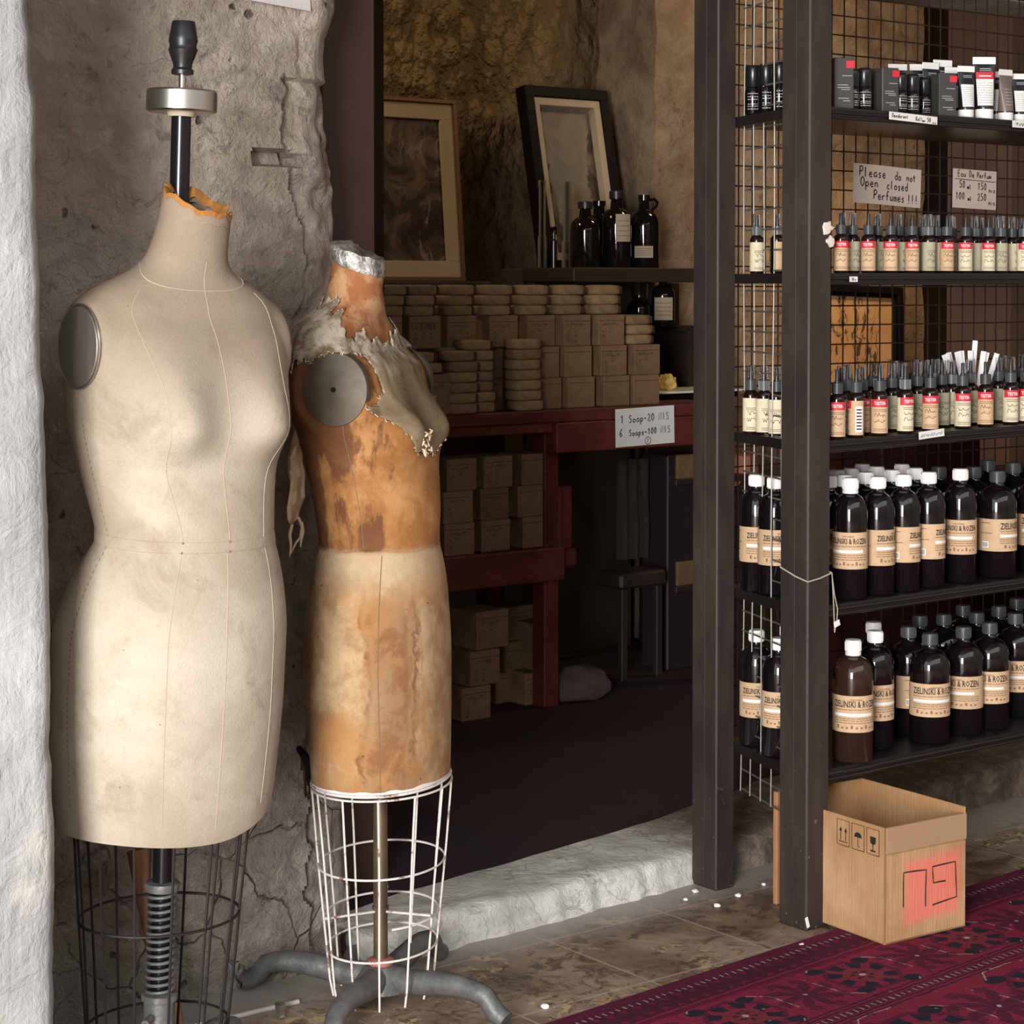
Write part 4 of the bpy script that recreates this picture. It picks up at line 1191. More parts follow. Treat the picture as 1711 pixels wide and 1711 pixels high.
for k in range(7): put_soap(885+r3.uniform(-1.5, 1.5)+(4 if k == 0 else 0), fYs-.004, TZ+.0005+k*sh, f'paper-wrapped soap in the right front stack of seven on the table, {CNT[k]}', r3.uniform(-.08, .08), 1)
for k in range(7): put_soap(808+r3.uniform(-2, 2)-k*1.0, fYs+.006, TZ+.0005+k*sh, f'paper-wrapped soap in the second front stack from the right on the table, {CNT[k]}', r3.uniform(-.1, .1), 1)
for k in range(5): put_soap(776+r3.uniform(-2, 2), fYs-.020, TZ+.0005+k*sh, f'paper-wrapped soap in the five-high front stack on the table, {CNT[k]}', r3.uniform(-.06, .06), 1)
put_soap(770, fYs-.012, TZ+5*sh+.001, 'paper-wrapped soap lying askew on the five-high front stack', -.12)
put_soap(757, fYs+.055, TZ+6*sh-.02, 'paper-wrapped soap lying topmost behind the askew one', -.12)
for k in range(5): put_soap(757-4, fYs+.058, TZ+.0005+k*sh, f'paper-wrapped soap hidden behind the five-high front stack, {CNT[k]}', .02)
put_box(728, fYs-.010, TZ+.0005, 'hand-marked soap carton at the left front of the table beside the torn form', PB[2], sc_=1.25)
put_soap(717, fYs-.006, TZ+.0885*1.25+.002, 'paper-wrapped soap on the left front carton, lower of two', -.05)
put_soap(702, fYs+.006, TZ+.0885*1.25+.002+sh, 'paper-wrapped soap on the left front carton, upper of two', -.15)
for k in range(5): put_soap(696-2, fYs+.02, TZ+.0005+k*sh, f'paper-wrapped soap in the leftmost front stack next to the torn form, {CNT[k]}', .05)

# 3 x 3 cartons on the lower shelf
GL_ = 'soap cartons on the lower shelf of the red table'
LY = TY+.05
for r_ in range(3):
    for c_, px in enumerate((768, 829, 891)):
        dx = (6 if (r_ == 0 and c_ == 2) else 0)+(4 if (r_ == 2) else 0)
        put_box(px+dx-(2 if r_ == 1 else 0), LY+(.0 if c_ else -.012), zsh+.0005+r_*.0885, f'soap carton on the lower shelf, {("bottom", "middle", "top")[r_]} row, {("left", "middle", "right")[c_]} column', None if c_ < 2 else PB_P, GL_, .02*(c_-1))
# cartons stacked on the floor
GF = 'cartons stacked on the shop floor under the table'
fz = ST-.0075
def floor_box(px, Y, z, s, lb, rz, p): place(p, (xat(px, Y, 1150), Y, z), rz, lb, 'box', GF, s)
floor_box(796, TY+.03, fz, 1.03, 'floor carton at the front left, bottom of its stack', .04, PB[1])
floor_box(850, TY+.17, fz, 1.0, 'floor carton half hidden in the middle of the bottom layer', .05, PB_P)
floor_box(902, TY+.10, fz, 1.05, 'floor carton at the right end of the bottom layer', .02, PB[4])
floor_box(811, TY+.035, fz+.092, 1.08, 'floor carton with pen marks in the second layer, left', .06, PB[3])
floor_box(864, TY+.17, fz+.0885, .95, 'floor carton in the second layer, between the left and right cartons', .05, PB[0])
floor_box(824, TY+.05, fz+.092+.0955, 1.20, 'largest floor carton on top of the left stack', .10, PB[2])
floor_box(870, TY+.19, fz+.0885+.0842, 1.10, 'floor carton on top of the middle stack, behind the largest one', .05, PB[0])
t_ = soapbox(-1, .078, .135, .09); place(t_, (xat(914, TY+.1, 1100), TY+.10, fz+.0932), -.03, 'tall open floor carton standing on the right end of the stack', 'box', GF); t_.rotation_euler = (0, -.04, -.03); t_.location.z += .002
# pale stone lump on the floor
bm = bmesh.new(); bmesh.ops.create_icosphere(bm, subdivisions=4, radius=1)
mb = MB()
for v in bm.verts:
    n = v.co.normalized(); k = 1+.14*noise.noise(n*2)+.05*noise.noise(n*7)
    v.co = Vector((n.x*.115*k, n.y*.09*k, max(-.5, n.z)*.060*k+.028))
bm.verts.index_update(); mb.add([v.co.copy() for v in bm.verts], [[v.index for v in f.verts] for f in bm.faces]); bm.free()
p = on_y(962, 1170, TY+.12)
o = mb.build('rough_stone', plain('rough_pale_stone', (.075, .054, .045), .95, var=.35, scale=40, bump=.004), loc=(p.x, TY+.12, fz+.004)); tag(o, 'rough pale stone lump on the floor beside the red table leg', 'stone')
# sign on the table apron
def w7(m, w_, h):
    s = h*.26
    pen(m, '1', w_*.08, h*.62, s*.8, .0032); pen(m, 'Soap-20', w_*.22, h*.62, s*.74, .0032, slope=.02); pen(m, 'NIS', w_*.73, h*.64, s*.72, .0024)
    pen(m, '6', w_*.06, h*.27, s*.8, .0032); pen(m, 'Soaps-100', w_*.22, h*.27, s*.62, .0032, slope=.02); pen(m, 'NIS', w_*.76, h*.29, s*.68, .0024)
    c_ = (w_*.54, h*.115); rr = h*.10
    m.ribbon([(c_[0]+rr*math.cos(a), -.0006, c_[1]+rr*math.sin(a)) for a in [2*PI*i/14 for i in range(15)]], .002, (0, -1, 0)); pen(m, '2', c_[0]-rr*.35, c_[1]-rr*.5, rr, .002)
note('price_sign', (1029, 684), (1127, 742), TY-.0135, 'white handwritten sign with soap prices fixed to the red table front', w7, mat=M_PAPERW, tilt=-.02)

# shelf rack behind the soaps, at the right
M_DWOOD = plain('dark_brown_wood', (.026, .016, .011), .6, var=.4, scale=12, bump=.002)
RY = 5.0; rx0 = xat(878, RY+.24); rx1 = xat(1165, RY)
rack = thing('shelf_rack', (rx0, RY, 0), 'dark wooden shelf rack behind the soap stacks', 'shelf')
zr = zat(1000, 447, RY); zr2 = zat(1108, 546, RY)
MB().rbox((0, 0, zr-.045), (rx1-rx0, .26, zr), .003).build('shelf_board', M_DWOOD, rack)
MB().rbox((.62, 0, zr2-.02), (rx1-rx0, .26, zr2), .003).build('shelf_board', M_DWOOD, rack)
MB().rbox((.64, .02, ST-.008), (rx1-rx0-.02, .25, zr2-.021), .003).build('cabinet_body', M_DWOOD, rack)
for x in (.0, .58, rx1-rx0-.04): MB().rbox((x+.002, .20, ST-.008), (x+.04, .24, zr-.046), .003).build('upright', M_DWOOD, rack)
MB().rbox((.002, .20, (zr+.5)*.5), (rx1-rx0-.01, .199+.02, (zr+.5)*.5+.04), .002).build('back_rail', M_DWOOD, rack)
M_JUG = Mat('dark_jug_glass', .08, spec=.6).color((.007, .006, .005)).m
M_OLDLAB = plain('aged_label', (.42, .34, .24), .8, var=.15)
def jar(name, px, dy, r, h, neck, label, cat, handle=False, lab=None, zb=None, cap=None, rz=0):
    Y = RY+dy; X = xat(px, Y, 420)
    t = thing(name, (X, Y, (zb or zr)+.0005), label, cat, FACE+rz)
    pr = [(r*.94, 0), (r, .006), (r, h*.58)]
    for k in range(1, 8):
        a = k/7*PI/2*.95; pr.append((neck+(r-neck)*math.cos(a), h*.58+h*.22*math.sin(a)))
    pr += [(neck*.95, h*.92), (neck*1.15, h*.925), (neck*1.15, h)]
    MB().lathe(pr, 28).build('body', M_JUG, t, angle=50)
    if cap: MB().lathe([(neck*1.2, h*.93), (neck*1.3, h*.935), (neck*1.3, h*1.03), (neck*1.1, h*1.04)], 20).build('cap', cap, t)
    if handle:
        MB().tube([(neck, 0, h*.93), (neck+.016, 0, h*.945), (neck+.026, 0, h*.90), (neck+.022, 0, h*.84), (neck+.006, 0, h*.79)], .0055, 8).build('handle', M_JUG, t)
    if lab:
        lb = MB(); patch(lb, r+.0006, lab[0], lab[1], h*lab[2], h*lab[3], 12); lo = lb.build('label', M_OLDLAB, t)
        pm = MB()
        for k in range(4): patch(pm, r+.0012, lab[0]+.1, lab[1]-.15, h*(lab[2]+(lab[3]-lab[2])*(.2+.18*k)), h*(lab[2]+(lab[3]-lab[2])*(.2+.18*k))+.002, 6)
        pm.build('print', M_INKB, lo, smooth=False)
    return t
jar('demijohn', 1076, .12, .050, .235, .017, 'dark glass jug with ring handle and white label on the rack', 'jug', True, (-.7, .55, .14, .30))
jar('storage_bottle', 1030, .10, .048, .235, .018, 'dark bottle with tall cream label left of the handled jug', 'bottle', False, (-.1, 1.05, .35, .72), cap=M_CAPB)
jar('storage_bottle', 978, .12, .048, .20, .018, 'dark unlabelled bottle standing by the glass tubes on the rack', 'bottle', cap=M_CAPB)
jar('storage_bottle', 1001, .19, .042, .215, .018, 'dark bottle at the back between the unlabelled one and the labelled one', 'bottle')
jar('storage_bottle', 1108, .06, .038, .165, .012, 'dark bottle with broad cream label and white cap on the lower rack board', 'bottle', False, (-.85, .85, .12, .56), zb=zr2, cap=M_CAPW)
jar('storage_bottle', 1068, .10, .040, .10, .016, 'squat dark jar on the lower rack board behind the right soaps', 'jar', zb=zr2)
M_GLASS = bpy.data.materials.new('dusty_glass'); M_GLASS.use_nodes = True
_nt = M_GLASS.node_tree; _nt.nodes.remove(_nt.nodes['Principled BSDF'])
_t = _nt.nodes.new('ShaderNodeBsdfTransparent'); _t.inputs[0].default_value = (.72, .72, .66, 1)
_g = _nt.nodes.new('ShaderNodeBsdfPrincipled'); _g.inputs['Base Color'].default_value = (.42, .36, .28, 1); _g.inputs['Roughness'].default_value = .15
_lw = _nt.nodes.new('ShaderNodeLayerWeight'); _lw.inputs[0].default_value = .5
_mx = _nt.nodes.new('ShaderNodeMixShader')
_nt.links.new(_lw.outputs['Facing'], _mx.inputs[0]); _nt.links.new(_t.outputs[0], _mx.inputs[1]); _nt.links.new(_g.outputs[0], _mx.inputs[2])
_nt.links.new(_mx.outputs[0], _nt.nodes['Material Output'].inputs[0])
def glass_tube(name, px, dy, r, hpx, label, parts):
    Y = RY+dy; X = xat(px, Y, 400); t = thing(name, (X, Y, zr+.0005), label, 'glass')
    h = zat(px, hpx, Y)-zr
    MB().lathe([(r, 0), (r, h), (r-.0018, h), (r-.0018, .004), (.0005, .004)], 20, caps=False).build('tube', M_GLASS, t)
    for (rr, za, zb_) in parts: MB().lathe([(rr*.9, za), (rr, za+.003), (rr, zb_-.003), (rr*.9, zb_)], 18).build('collar', M_GLASS, t)
    return t
glass_tube('glass_tube', 906, .20, .0105, 302, 'tall dusty glass tube with flared collar, left one on the rack', [(.014, 0, .10), (.0125, .255, .275)])
glass_tube('glass_tube', 948, .16, .0140, 304, 'wide dusty glass cylinder, right one on the rack', [(.018, 0, .085)])
o = MB().lathe([(.011, 0), (.011, .085), (.006, .09), (.006, .105), (.010, .105), (.010, .125), (.008, .13)], 18).build('stoppered_vial', M_JUG, loc=(xat(925, RY+.19, 430), RY+.19, zr+.0005)); tag(o, 'small dark stoppered vial between the two glass tubes', 'vial')

# framed pictures leaning against the back wall
def canvas(name, kind):
    m = Mat(name, .6, spec=.3)
    n = m.noise(7, 7, .65, 1.2); n2 = m.noise(16, 6, .7, 1.5, stretch=(1, 1, .45))
    if kind == 'figures':
        c = m.mix(n.step(.4, .62), (.030, .018, .014), (.16, .11, .075))
        c = m.mix(n2.step(.55, .66)*.8, c, (.30, .235, .175))
        c = m.mix(m.z.step(.10, .02)*.4, c, (.2, .16, .10))
    elif kind == 'ruin':
        c = m.mix(n.step(.35, .7), (.20, .165, .125), (.27, .225, .17))
        side = (m.x.ab()*.9 + (n-.5)*.12 - m.z*.14+.02).step(.045, .055)
        c = m.mix(side, c, m.mix(n2.step(.45, .6), (.06, .042, .032), (.17, .13, .095)))
    else:
        c = m.mix(m.noise(3, 4).step(.35, .7), (.55, .30, .135), (.72, .44, .22))
        v = m.voro(9, 'DISTANCE_TO_EDGE', .12, stretch=(1, 1, .5))
        leaf = n2.step(.53, .57)*m.x.lt(.085)
        c = m.mix(leaf, c, (.075, .055, .025)); c = m.mix(v.lt(.03)*n.step(.45, .6), c, (.14, .09, .04))
    m.color(c); m.bump(n2, .002); return m.m
def picture(loc, w_, h, fr, mat_w, depth, m_frame, m_mat, m_can, label, rot, recess=.0):
    t = thing('framed_picture', loc, label, 'picture'); t.rotation_euler = rot
    f = MB()
    for lo, hi in (((-w_/2, 0, 0), (w_/2, depth, fr)), ((-w_/2, 0, h-fr), (w_/2, depth, h)), ((-w_/2, 0, fr-.002), (-w_/2+fr, depth, h-fr+.002)), ((w_/2-fr, 0, fr-.002), (w_/2, depth, h-fr+.002))): f.rbox(lo, hi, .002)
    f.build('frame', m_frame, t)
    f = MB(); a = w_/2-fr+.001; y0 = depth*.35+recess; y1 = depth*.9
    for lo, hi in (((-a, y0, fr), (a, y1, fr+mat_w)), ((-a, y0, h-fr-mat_w), (a, y1, h-fr)), ((-a, y0, fr+mat_w-.001), (-a+mat_w, y1, h-fr-mat_w+.001)), ((a-mat_w, y0, fr+mat_w-.001), (a, y1, h-fr-mat_w+.001))): f.rbox(lo, hi, .0015)
    f.build('mat_border', m_mat, t)
    MB().box((-a, depth*.8, fr), (a, depth*.95, h-fr)).build('canvas', m_can, t, smooth=False)
    return t
M_GILT = plain('old_gilt', (.17, .085, .035), .45, .2, var=.3, scale=30); M_MATB = plain('cream_mat', (.47, .37, .235), .85, var=.1, scale=10)
PYk = 5.50
q0 = on_y(748, 165, PYk); q1 = on_y(764, 460, PYk)
pic = picture((0, 0, 0), .52, q0.z-q1.z+.02, .014, .052, .022, M_GILT, M_MATB, canvas('figure_painting', 'figures'), 'gilt framed dark painting with wide cream mat at the left inside the doorway', (-.09, 0, 0))
pic.location = (q1.x-.26, PYk-.05, q1.z-.02)
crate = MB()
crate.rbox((pic.location.x-.28, PYk-.13, ST-.0075), (pic.location.x+.30, 5.545, pic.location.z), .004)
o = crate.build('plinth', plain('dark_plinth', (.045, .03, .02), .8)); tag(o, 'dark plinth behind the soaps carrying the cream-matted painting', 'plinth')
M_BFRAME = plain('black_frame_wood', (.007, .005, .005), .6, spec=.15); M_BONE = plain('bone_inner_frame', (.50, .40, .28), .7, var=.1)
q0 = on_y(877, 141, 5.43); q1 = on_y(1016, 150, 5.43)
wd = q1.x-q0.x
pic = picture((0, 0, 0), wd, .62, .036, .026, .05, M_BFRAME, M_BONE, canvas('ruin_drawing', 'ruin'), 'black framed drawing with bone inner frame leaning askew behind the dark bottles', (-.2, 0, 0), -.01)
pic.location = ((q0.x+q1.x)/2, 5.31, q0.z-.62*math.cos(.2))
o = MB().rbox((pic.location.x-.30, 5.285, ST-.0075), (pic.location.x+.16, 5.40, pic.location.z+.006), .003).build('plinth', bpy.data.materials['dark_plinth']); tag(o, 'narrow dark ledge behind the rack carrying the askew black framed drawing', 'plinth')
# orange botanical picture behind the mesh
q0 = on_y(1372, 430, 4.95); q1 = on_y(1510, 430, 4.95)
wd = q1.x-q0.x
pic = picture((0, 0, 0), wd, zat(1440, 476, 4.95)-zat(1440, 800, 4.95), .026, .012, .03, M_BFRAME, M_BFRAME, canvas('botanical_print', 'plant'), 'large orange botanical print in a dark frame behind the back mesh', (-.06, .035, 0))
pz = zat(1440, 800, 4.95); pic.location = ((q0.x+q1.x)/2, 4.93, pz)
o = MB().rbox((xat(1222, 4.87), 4.86, ST-.0075), (q1.x+.75, 4.995, pz-.002), .004).build('low_cabinet', M_DWOOD); tag(o, 'low dark cabinet behind the shelving unit carrying the botanical print', 'cabinet')
o = MB().rbox((xat(1475, 4.0), 4.0, ST-.0075), (xat(1640, 4.0), 4.25, .8595), .004).build('red_counter', plain('dark_red_paint', (.05, .012, .010), .6)); tag(o, 'dull red counter standing behind the shelving unit', 'counter')
o = MB().lathe([(.03, 0), (.052, .03), (.055, .07), (.048, .11), (.05, .115), (.044, .115)], 24).build('terracotta_pot', plain('terracotta', (.36, .13, .07), .8, var=.2), loc=(xat(1240, 4.92), 4.92, pz-.0015)); tag(o, 'terracotta pot seen through the side mesh', 'pot')
# bright bench corner: steel tray and a yellow lump standing in for the bright reflection
bt = on_y(1110, 655, TY+.30)
o = MB().rbox((-.11, -.10, 0), (.25, .12, .006), .002).build('white_tray', plain('white_enamel', (.85, .83, .78), .3), loc=(bt.x, TY+.30, bt.z)); tag(o, 'white tray edge on a black block at the right end of the red table', 'tray')
o2 = MB().rbox((-.09, -.085, 0), (.24, .11, bt.z-TZ-.0005), .003).build('black_block', M_BLACK, loc=(bt.x, TY+.30, TZ+.0005)); tag(o2, 'black block under the white tray at the right end of the red table', 'block')
bm = bmesh.new(); bmesh.ops.create_icosphere(bm, subdivisions=3, radius=1)
for v in bm.verts:
    n = v.co.normalized(); k = 1+.45*noise.noise(n*3.1)+.2*noise.noise(n*8)
    v.co = Vector((n.x*.032*k, n.y*.026*k, n.z*.030*k+.02))
    v.co.z = max(v.co.z, 0)
bm.verts.index_update(); mb = MB(); mb.add([v.co.copy() for v in bm.verts], [[v.index for v in f.verts] for f in bm.faces]); bm.free()
o = mb.build('reflection_lump', plain('reflection_yellow', (.80, .56, .16), .6), smooth=False, loc=(bt.x-.006, TY+.285, bt.z+.0065)); tag(o, 'bright yellow lump standing in for a reflection on the white tray', 'paper')
# dark things deeper under the table end
o = MB()
cx0 = xat(1006, 5.0, 850); cx1 = xat(1060, 5.0, 850)
def f_cloth(u, v):
    x = cx0+(cx1-cx0)*u; z = zat(1030, 930, 5.0)+(zat(1030, 765, 5.0)-zat(1030, 930, 5.0))*v
    return (x, 4.93+.012*math.sin(u*19)*(1-.6*v)+.004*nz(x, 1, z, 9), z)
o = sheet('hanging_cloth', 40, 20, f_cloth, plain('olive_cloth', (.030, .025, .015), .95, var=.2), back=(0, .004, 0)); tag(o, 'olive cloth hanging in the dark below the right end of the red table', 'cloth')
o = MB().rbox((xat(1066, 5.0), 4.86, ST-.0075), (xat(1122, 5.0), 4.98, zat(1090, 755, 5.0)), .004).build('dark_panel', plain('dark_plum_board', (.022, .014, .018), .6)); tag(o, 'dark plum board standing behind the right end of the red table', 'board')
o = MB().rbox((xat(985, 4.95), 4.80, zat(1020, 978, 4.9)), (xat(1062, 4.95), 4.925, zat(1020, 952, 4.9)), .008).rbox((xat(990, 4.95), 4.81, ST-.0075), (xat(1000, 4.95), 4.83, zat(1020, 978, 4.9)), .002).rbox((xat(1048, 4.95), 4.81, ST-.0075), (xat(1058, 4.95), 4.83, zat(1020, 978, 4.9)), .002).build('stool', M_DWOOD); tag(o, 'dark stool under the olive cloth in the shop', 'stool')
for k, (px, py) in enumerate(((1146, 800), (1146, 978))):
    p = on_y(px, py, 4.85)
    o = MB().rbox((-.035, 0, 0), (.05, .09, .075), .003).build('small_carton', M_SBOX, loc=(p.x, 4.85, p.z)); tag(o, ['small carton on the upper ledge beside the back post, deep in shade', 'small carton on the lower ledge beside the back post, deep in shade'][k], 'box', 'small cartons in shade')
    o = MB().rbox((-.045, 0, -.02), (.30, .12, -.0005), .002).rbox((.27, .02, ST-.0075-p.z), (.29, .10, -.0205), .002).build('wall_ledge', M_DWOOD, loc=(p.x, 4.845, p.z)); tag(o, ['upper dark ledge holding a small carton beside the back post', 'lower dark ledge holding a small carton beside the back post'][k], 'ledge')

# ---------------------------------------------------------------- dress forms
def cub(tab, v):
    n = len(tab)
    if v <= tab[0][0]: return tab[0][1:]
    if v >= tab[-1][0]: return tab[-1][1:]
    for i in range(n-1):
        if v <= tab[i+1][0]: break
    p0 = tab[max(i-1, 0)]; p1 = tab[i]; p2 = tab[i+1]; p3 = tab[min(i+2, n-1)]
    h = p2[0]-p1[0]; t = (v-p1[0])/h; out = []
    for k in range(1, len(p1)):
        m1 = (p2[k]-p0[k])/(p2[0]-p0[0]); m2 = (p3[k]-p1[k])/(p3[0]-p1[0])
        s1 = (p1[k]-p0[k])/(p1[0]-p0[0]) if p1[0] != p0[0] else (p2[k]-p1[k])/h; s = (p2[k]-p1[k])/h; s2 = (p3[k]-p2[k])/(p3[0]-p2[0]) if p3[0] != p2[0] else s
        def lim(m, a, b):
            if a*b <= 0: return 0
            return math.copysign(min(abs(m), 3*abs(a), 3*abs(b)), a)
        m1 = lim(m1, s1, s); m2 = lim(m2, s, s2)
        out.append((2*t**3-3*t*t+1)*p1[k]+(t**3-2*t*t+t)*h*m1+(-2*t**3+3*t*t)*p2[k]+(t**3-t*t)*h*m2)
    return out
class Form:
    """body as stacked sections: rows of (height, half width, front depth, back depth, forward shift, squareness)"""
    def __init__(s, rows, bust, hem=lambda a: 0, top=lambda a: 0, arm=None, upper=1.45):
        s.rows = sorted(rows); s.bust = bust; s.hem = hem; s.top = top; s.arm = arm; s.upper = upper
    def pt(s, a, z, off=0):
        """angle a: 0 = figure's left, 90 = front; local +x figure's left, front is -y"""
        w_, bf, bb, c, p = cub(s.rows, z)
        ca, sa = math.cos(a), math.sin(a)
        u = math.copysign(abs(ca)**(2/p), ca)*(w_+off)
        v = math.copysign(abs(sa)**(2/p), sa)*((bf if sa > 0 else bb)+off)+c
        if sa > 0 and s.bust:
            bu, bz, bh, su, sz_ = s.bust
            for sg in (-1, 1):
                dz = z-bz
                szz = sz_*(s.upper if dz > 0 else .78)
                v += bh*math.exp(-((u-sg*bu)/su)**2-(dz/szz)**2)*min(1, sa*2.2)
        if s.arm:
            uc, vc, zc, rv, rz = s.arm
            e = ((v-vc)/rv)**2+((z-zc)/rz)**2
            if e < 1.5 and abs(u) > uc-.03:
                k = max(0, min(1, (1.5-e)/.5))
                u = u*(1-k)+math.copysign(uc, u)*k
        return Vector((u, -v, z))
    def mesh(s, z0, z1, nz_, na, inner=None):
        mb = MB()
        for j in range(nz_+1):
            t = j/nz_
            for i in range(na):
                a = 2*PI*i/na
                lo = z0+s.hem(a); hi = z1+s.top(a)
                z = lo+(hi-lo)*t
                mb.v.append(s.pt(a, z))
        for j in range(nz_):
            for i in range(na):
                mb.f.append((j*na+i, j*na+(i+1) % na, (j+1)*na+(i+1) % na, (j+1)*na+i)); mb.mi.append(0)
        # rolled inner hem and neck so the shell has thickness
        for j, dz in ((0, .03), (nz_, -.018)):
            o = len(mb.v)
            for i in range(na):
                p = mb.v[j*na+i]; c_ = s.rows[0][4] if j == 0 else s.rows[-1][4]
                q_ = Vector((p.x*.93, (p.y+c_)*.93-c_, p.z)); mb.v.append(q_)
            for i in range(na):
                q_ = mb.v[o+i]; mb.v.append(q_+Vector((0, 0, dz)))
            for i in range(na):
                k = (i+1) % na
                mb.f.append((j*na+i, o+i, o+k, j*na+k)); mb.f.append((o+i, o+na+i, o+na+k, o+k)); mb.mi += [0, 0]
        return mb
def set_form(o, pos, theta, tilt, px_axis):
    fwd = Vector((math.sin(YAW), math.cos(YAW), 0))
    M_ = Matrix.Rotation(tilt, 4, fwd) @ Matrix.Rotation(theta, 4, 'Z')
    o.rotation_euler = M_.to_euler(); o.location = pos

# ---- the linen form (left)
def m_linen():
    m = Mat('aged_linen', .85, spec=.2)
    n = m.noise(3.2, 6, .6, .5); n2 = m.noise(11, 7, .65, .6); wv = m.noise(300, 2, .5)
    c = m.mix(n.step(.35, .68), (.35, .29, .215), (.50, .44, .355))
    c = m.mix(n2.step(.52, .72)*.45, c, (.22, .16, .108))
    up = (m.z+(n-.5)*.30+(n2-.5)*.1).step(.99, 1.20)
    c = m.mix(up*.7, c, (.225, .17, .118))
    c = m.mix(m.noise(4, 4, .5, w=(2, 5, 1)).step(.55, .7)*m.x.step(-.02, .1)*.35, c, (.45, .33, .29))  # pinkish shading of one side, painted into the linen colour
    c = m.mix(m.voro(30, 'F1').lt(.045)*n2.step(.5, .55)*.8, c, (.2, .13, .08))
    c = m.gain(c, wv*.24+.88)
    m.color(c); m.bump(wv*.25+n2*.25, .0025); return m.m
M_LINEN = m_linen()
M_SEAM = plain('pale_seam', (.46, .385, .28), .85, var=.1, scale=200); M_STITCH = plain('dark_stitching', (.22, .15, .09), .9)
M_TAPE = plain('waist_tape', (.57, .49, .37), .85, var=.12, scale=30)
M_FOAM = plain('orange_perished_padding', (.36, .15, .035), .9, var=.45, scale=60, bump=.004)
M_ALU = Mat('brushed_aluminium', .3, 1).color((.62, .60, .57)).m
M_ARMP = Mat('dull_grey_metal', .42, .85); _n = M_ARMP.noise(5, 5, .6, .3, stretch=(3, 3, .25)); M_ARMP.color(M_ARMP.mix(_n.step(.3, .7), (.30, .27, .24), (.52, .475, .42))); M_ARMP = M_ARMP.m
M_POLEB = plain('black_enamelled_pole', (.006, .006, .008), .22)
M_KNOB = plain('black_turned_wood', (.010, .010, .011), .38)
M_CAGE1 = plain('dark_cage_wire', (.028, .022, .020), .5, .4)
M_IRON = Mat('grey_cast_iron', .5, .35); _n = M_IRON.noise(30, 5); M_IRON.color(M_IRON.mix(_n.step(.3, .7), (.105, .105, .105), (.17, .17, .165))); M_IRON.bump(_n, .003); M_IRON = M_IRON.m

rows1 = [
 (.385, .156, .128, .130, -.002, 2.15), (.412, .163, .134, .137, -.002, 2.15), (.44, .168, .138, .141, .000, 2.15), (.52, .177, .144, .150, .002, 2.15), (.64, .184, .150, .158, .004, 2.15),
 (.72, .184, .148, .156, .008, 2.15), (.79, .172, .138, .138, .018, 2.15), (.835, .157, .126, .120, .028, 2.15), (.862, .146, .115, .110, .036, 2.12), (.876, .142, .112, .108, .038, 2.1), (.892, .143, .113, .108, .036, 2.1),
 (.976, .158, .114, .112, .016, 2.2), (1.05, .172, .133, .116, .006, 2.3), (1.12, .178, .124, .114, .002, 2.45), (1.17, .181, .108, .106, .000, 2.5),
 (1.205, .180, .087, .092, .000, 2.4), (1.228, .168, .077, .083, .002, 2.3), (1.247, .142, .068, .074, .004, 2.2), (1.262, .110, .062, .068, .008, 2.1), (1.276, .084, .058, .063, .014, 2.0), (1.292, .068, .054, .058, .022, 2.0),
 (1.32, .060, .050, .055, .033, 2.0), (1.36, .056, .049, .051, .044, 2.0), (1.41, .053, .048, .050, .054, 2.0)]
def hem1(a): return .018 - .006*math.sin(a) + .034*max(0, math.cos(a))**1.5 + .003*math.sin(3*a)
def top1(a): return -.020*math.sin(a)-.008*math.cos(a)-.004+.0022*math.sin(5*a+.6)+.0018*math.sin(11*a+1)
F1_ = Form(rows1, (.086, 1.045, .036, .056, .060), hem1, top1, (.174, .012, 1.158, .052, .064))
M1X, M1Y = 1.541, 2.880
f1 = thing('dress_form', (M1X, M1Y, .0), 'cream linen dress form with black pole through its torn neck, beside the white wall', 'dress form')
TH1 = R(6)
set_form(f1, (M1X, M1Y, 0), TH1, R(1.7), 0)
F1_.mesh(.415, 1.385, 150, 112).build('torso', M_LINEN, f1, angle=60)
def seam(F_, afn, z0, z1, r, mat, nm, parent, n=70, off=.0004, dash=False):
    mb = MB(); pts = []
    for k in range(n+1):
        z = z0+(z1-z0)*k/n; pts.append(F_.pt(afn(z), z, off))
    if dash:
        for k in range(0, n-1, 2): mb.tube([pts[k], pts[k+1]], r, 5)
    else: mb.tube(pts, r, 6)
    return mb.build(nm, mat, parent)
def ang1(frac):
    """princess seam: narrower at the waist, over the bust, then to the shoulder"""
    def f(z):
        base = PI/2+frac
        return base+(.10*frac/abs(frac) if frac else 0)*math.exp(-((z-1.04)/.09)**2)+(.25*frac/abs(frac) if frac else 0)*max(0, (z-1.1)/.15)
    return f
for fr, z0, z1 in ((.52, .455, 1.245), (-.52, .47, 1.245), (0, .88, 1.29), (.02, .45, .865)):
    seam(F1_, ang1(fr), z0, z1, .0005, M_SEAM, 'seam', f1)
for sg in (1, -1):
    seam(F1_, lambda z: PI/2+sg*(1.52), .48, 1.06, .0007, M_STITCH, 'side_seam', f1, 130, dash=True)
# neck seam where the collar meets the shoulders
mb = MB(); mb.tube([F1_.pt(a, 1.268-.022*math.sin(a)+.012*math.cos(a)**2, .0005) for a in [2*PI*i/60 for i in range(60)]], .0008, 6, closed=True); mb.build('neck_seam', M_SEAM, f1)
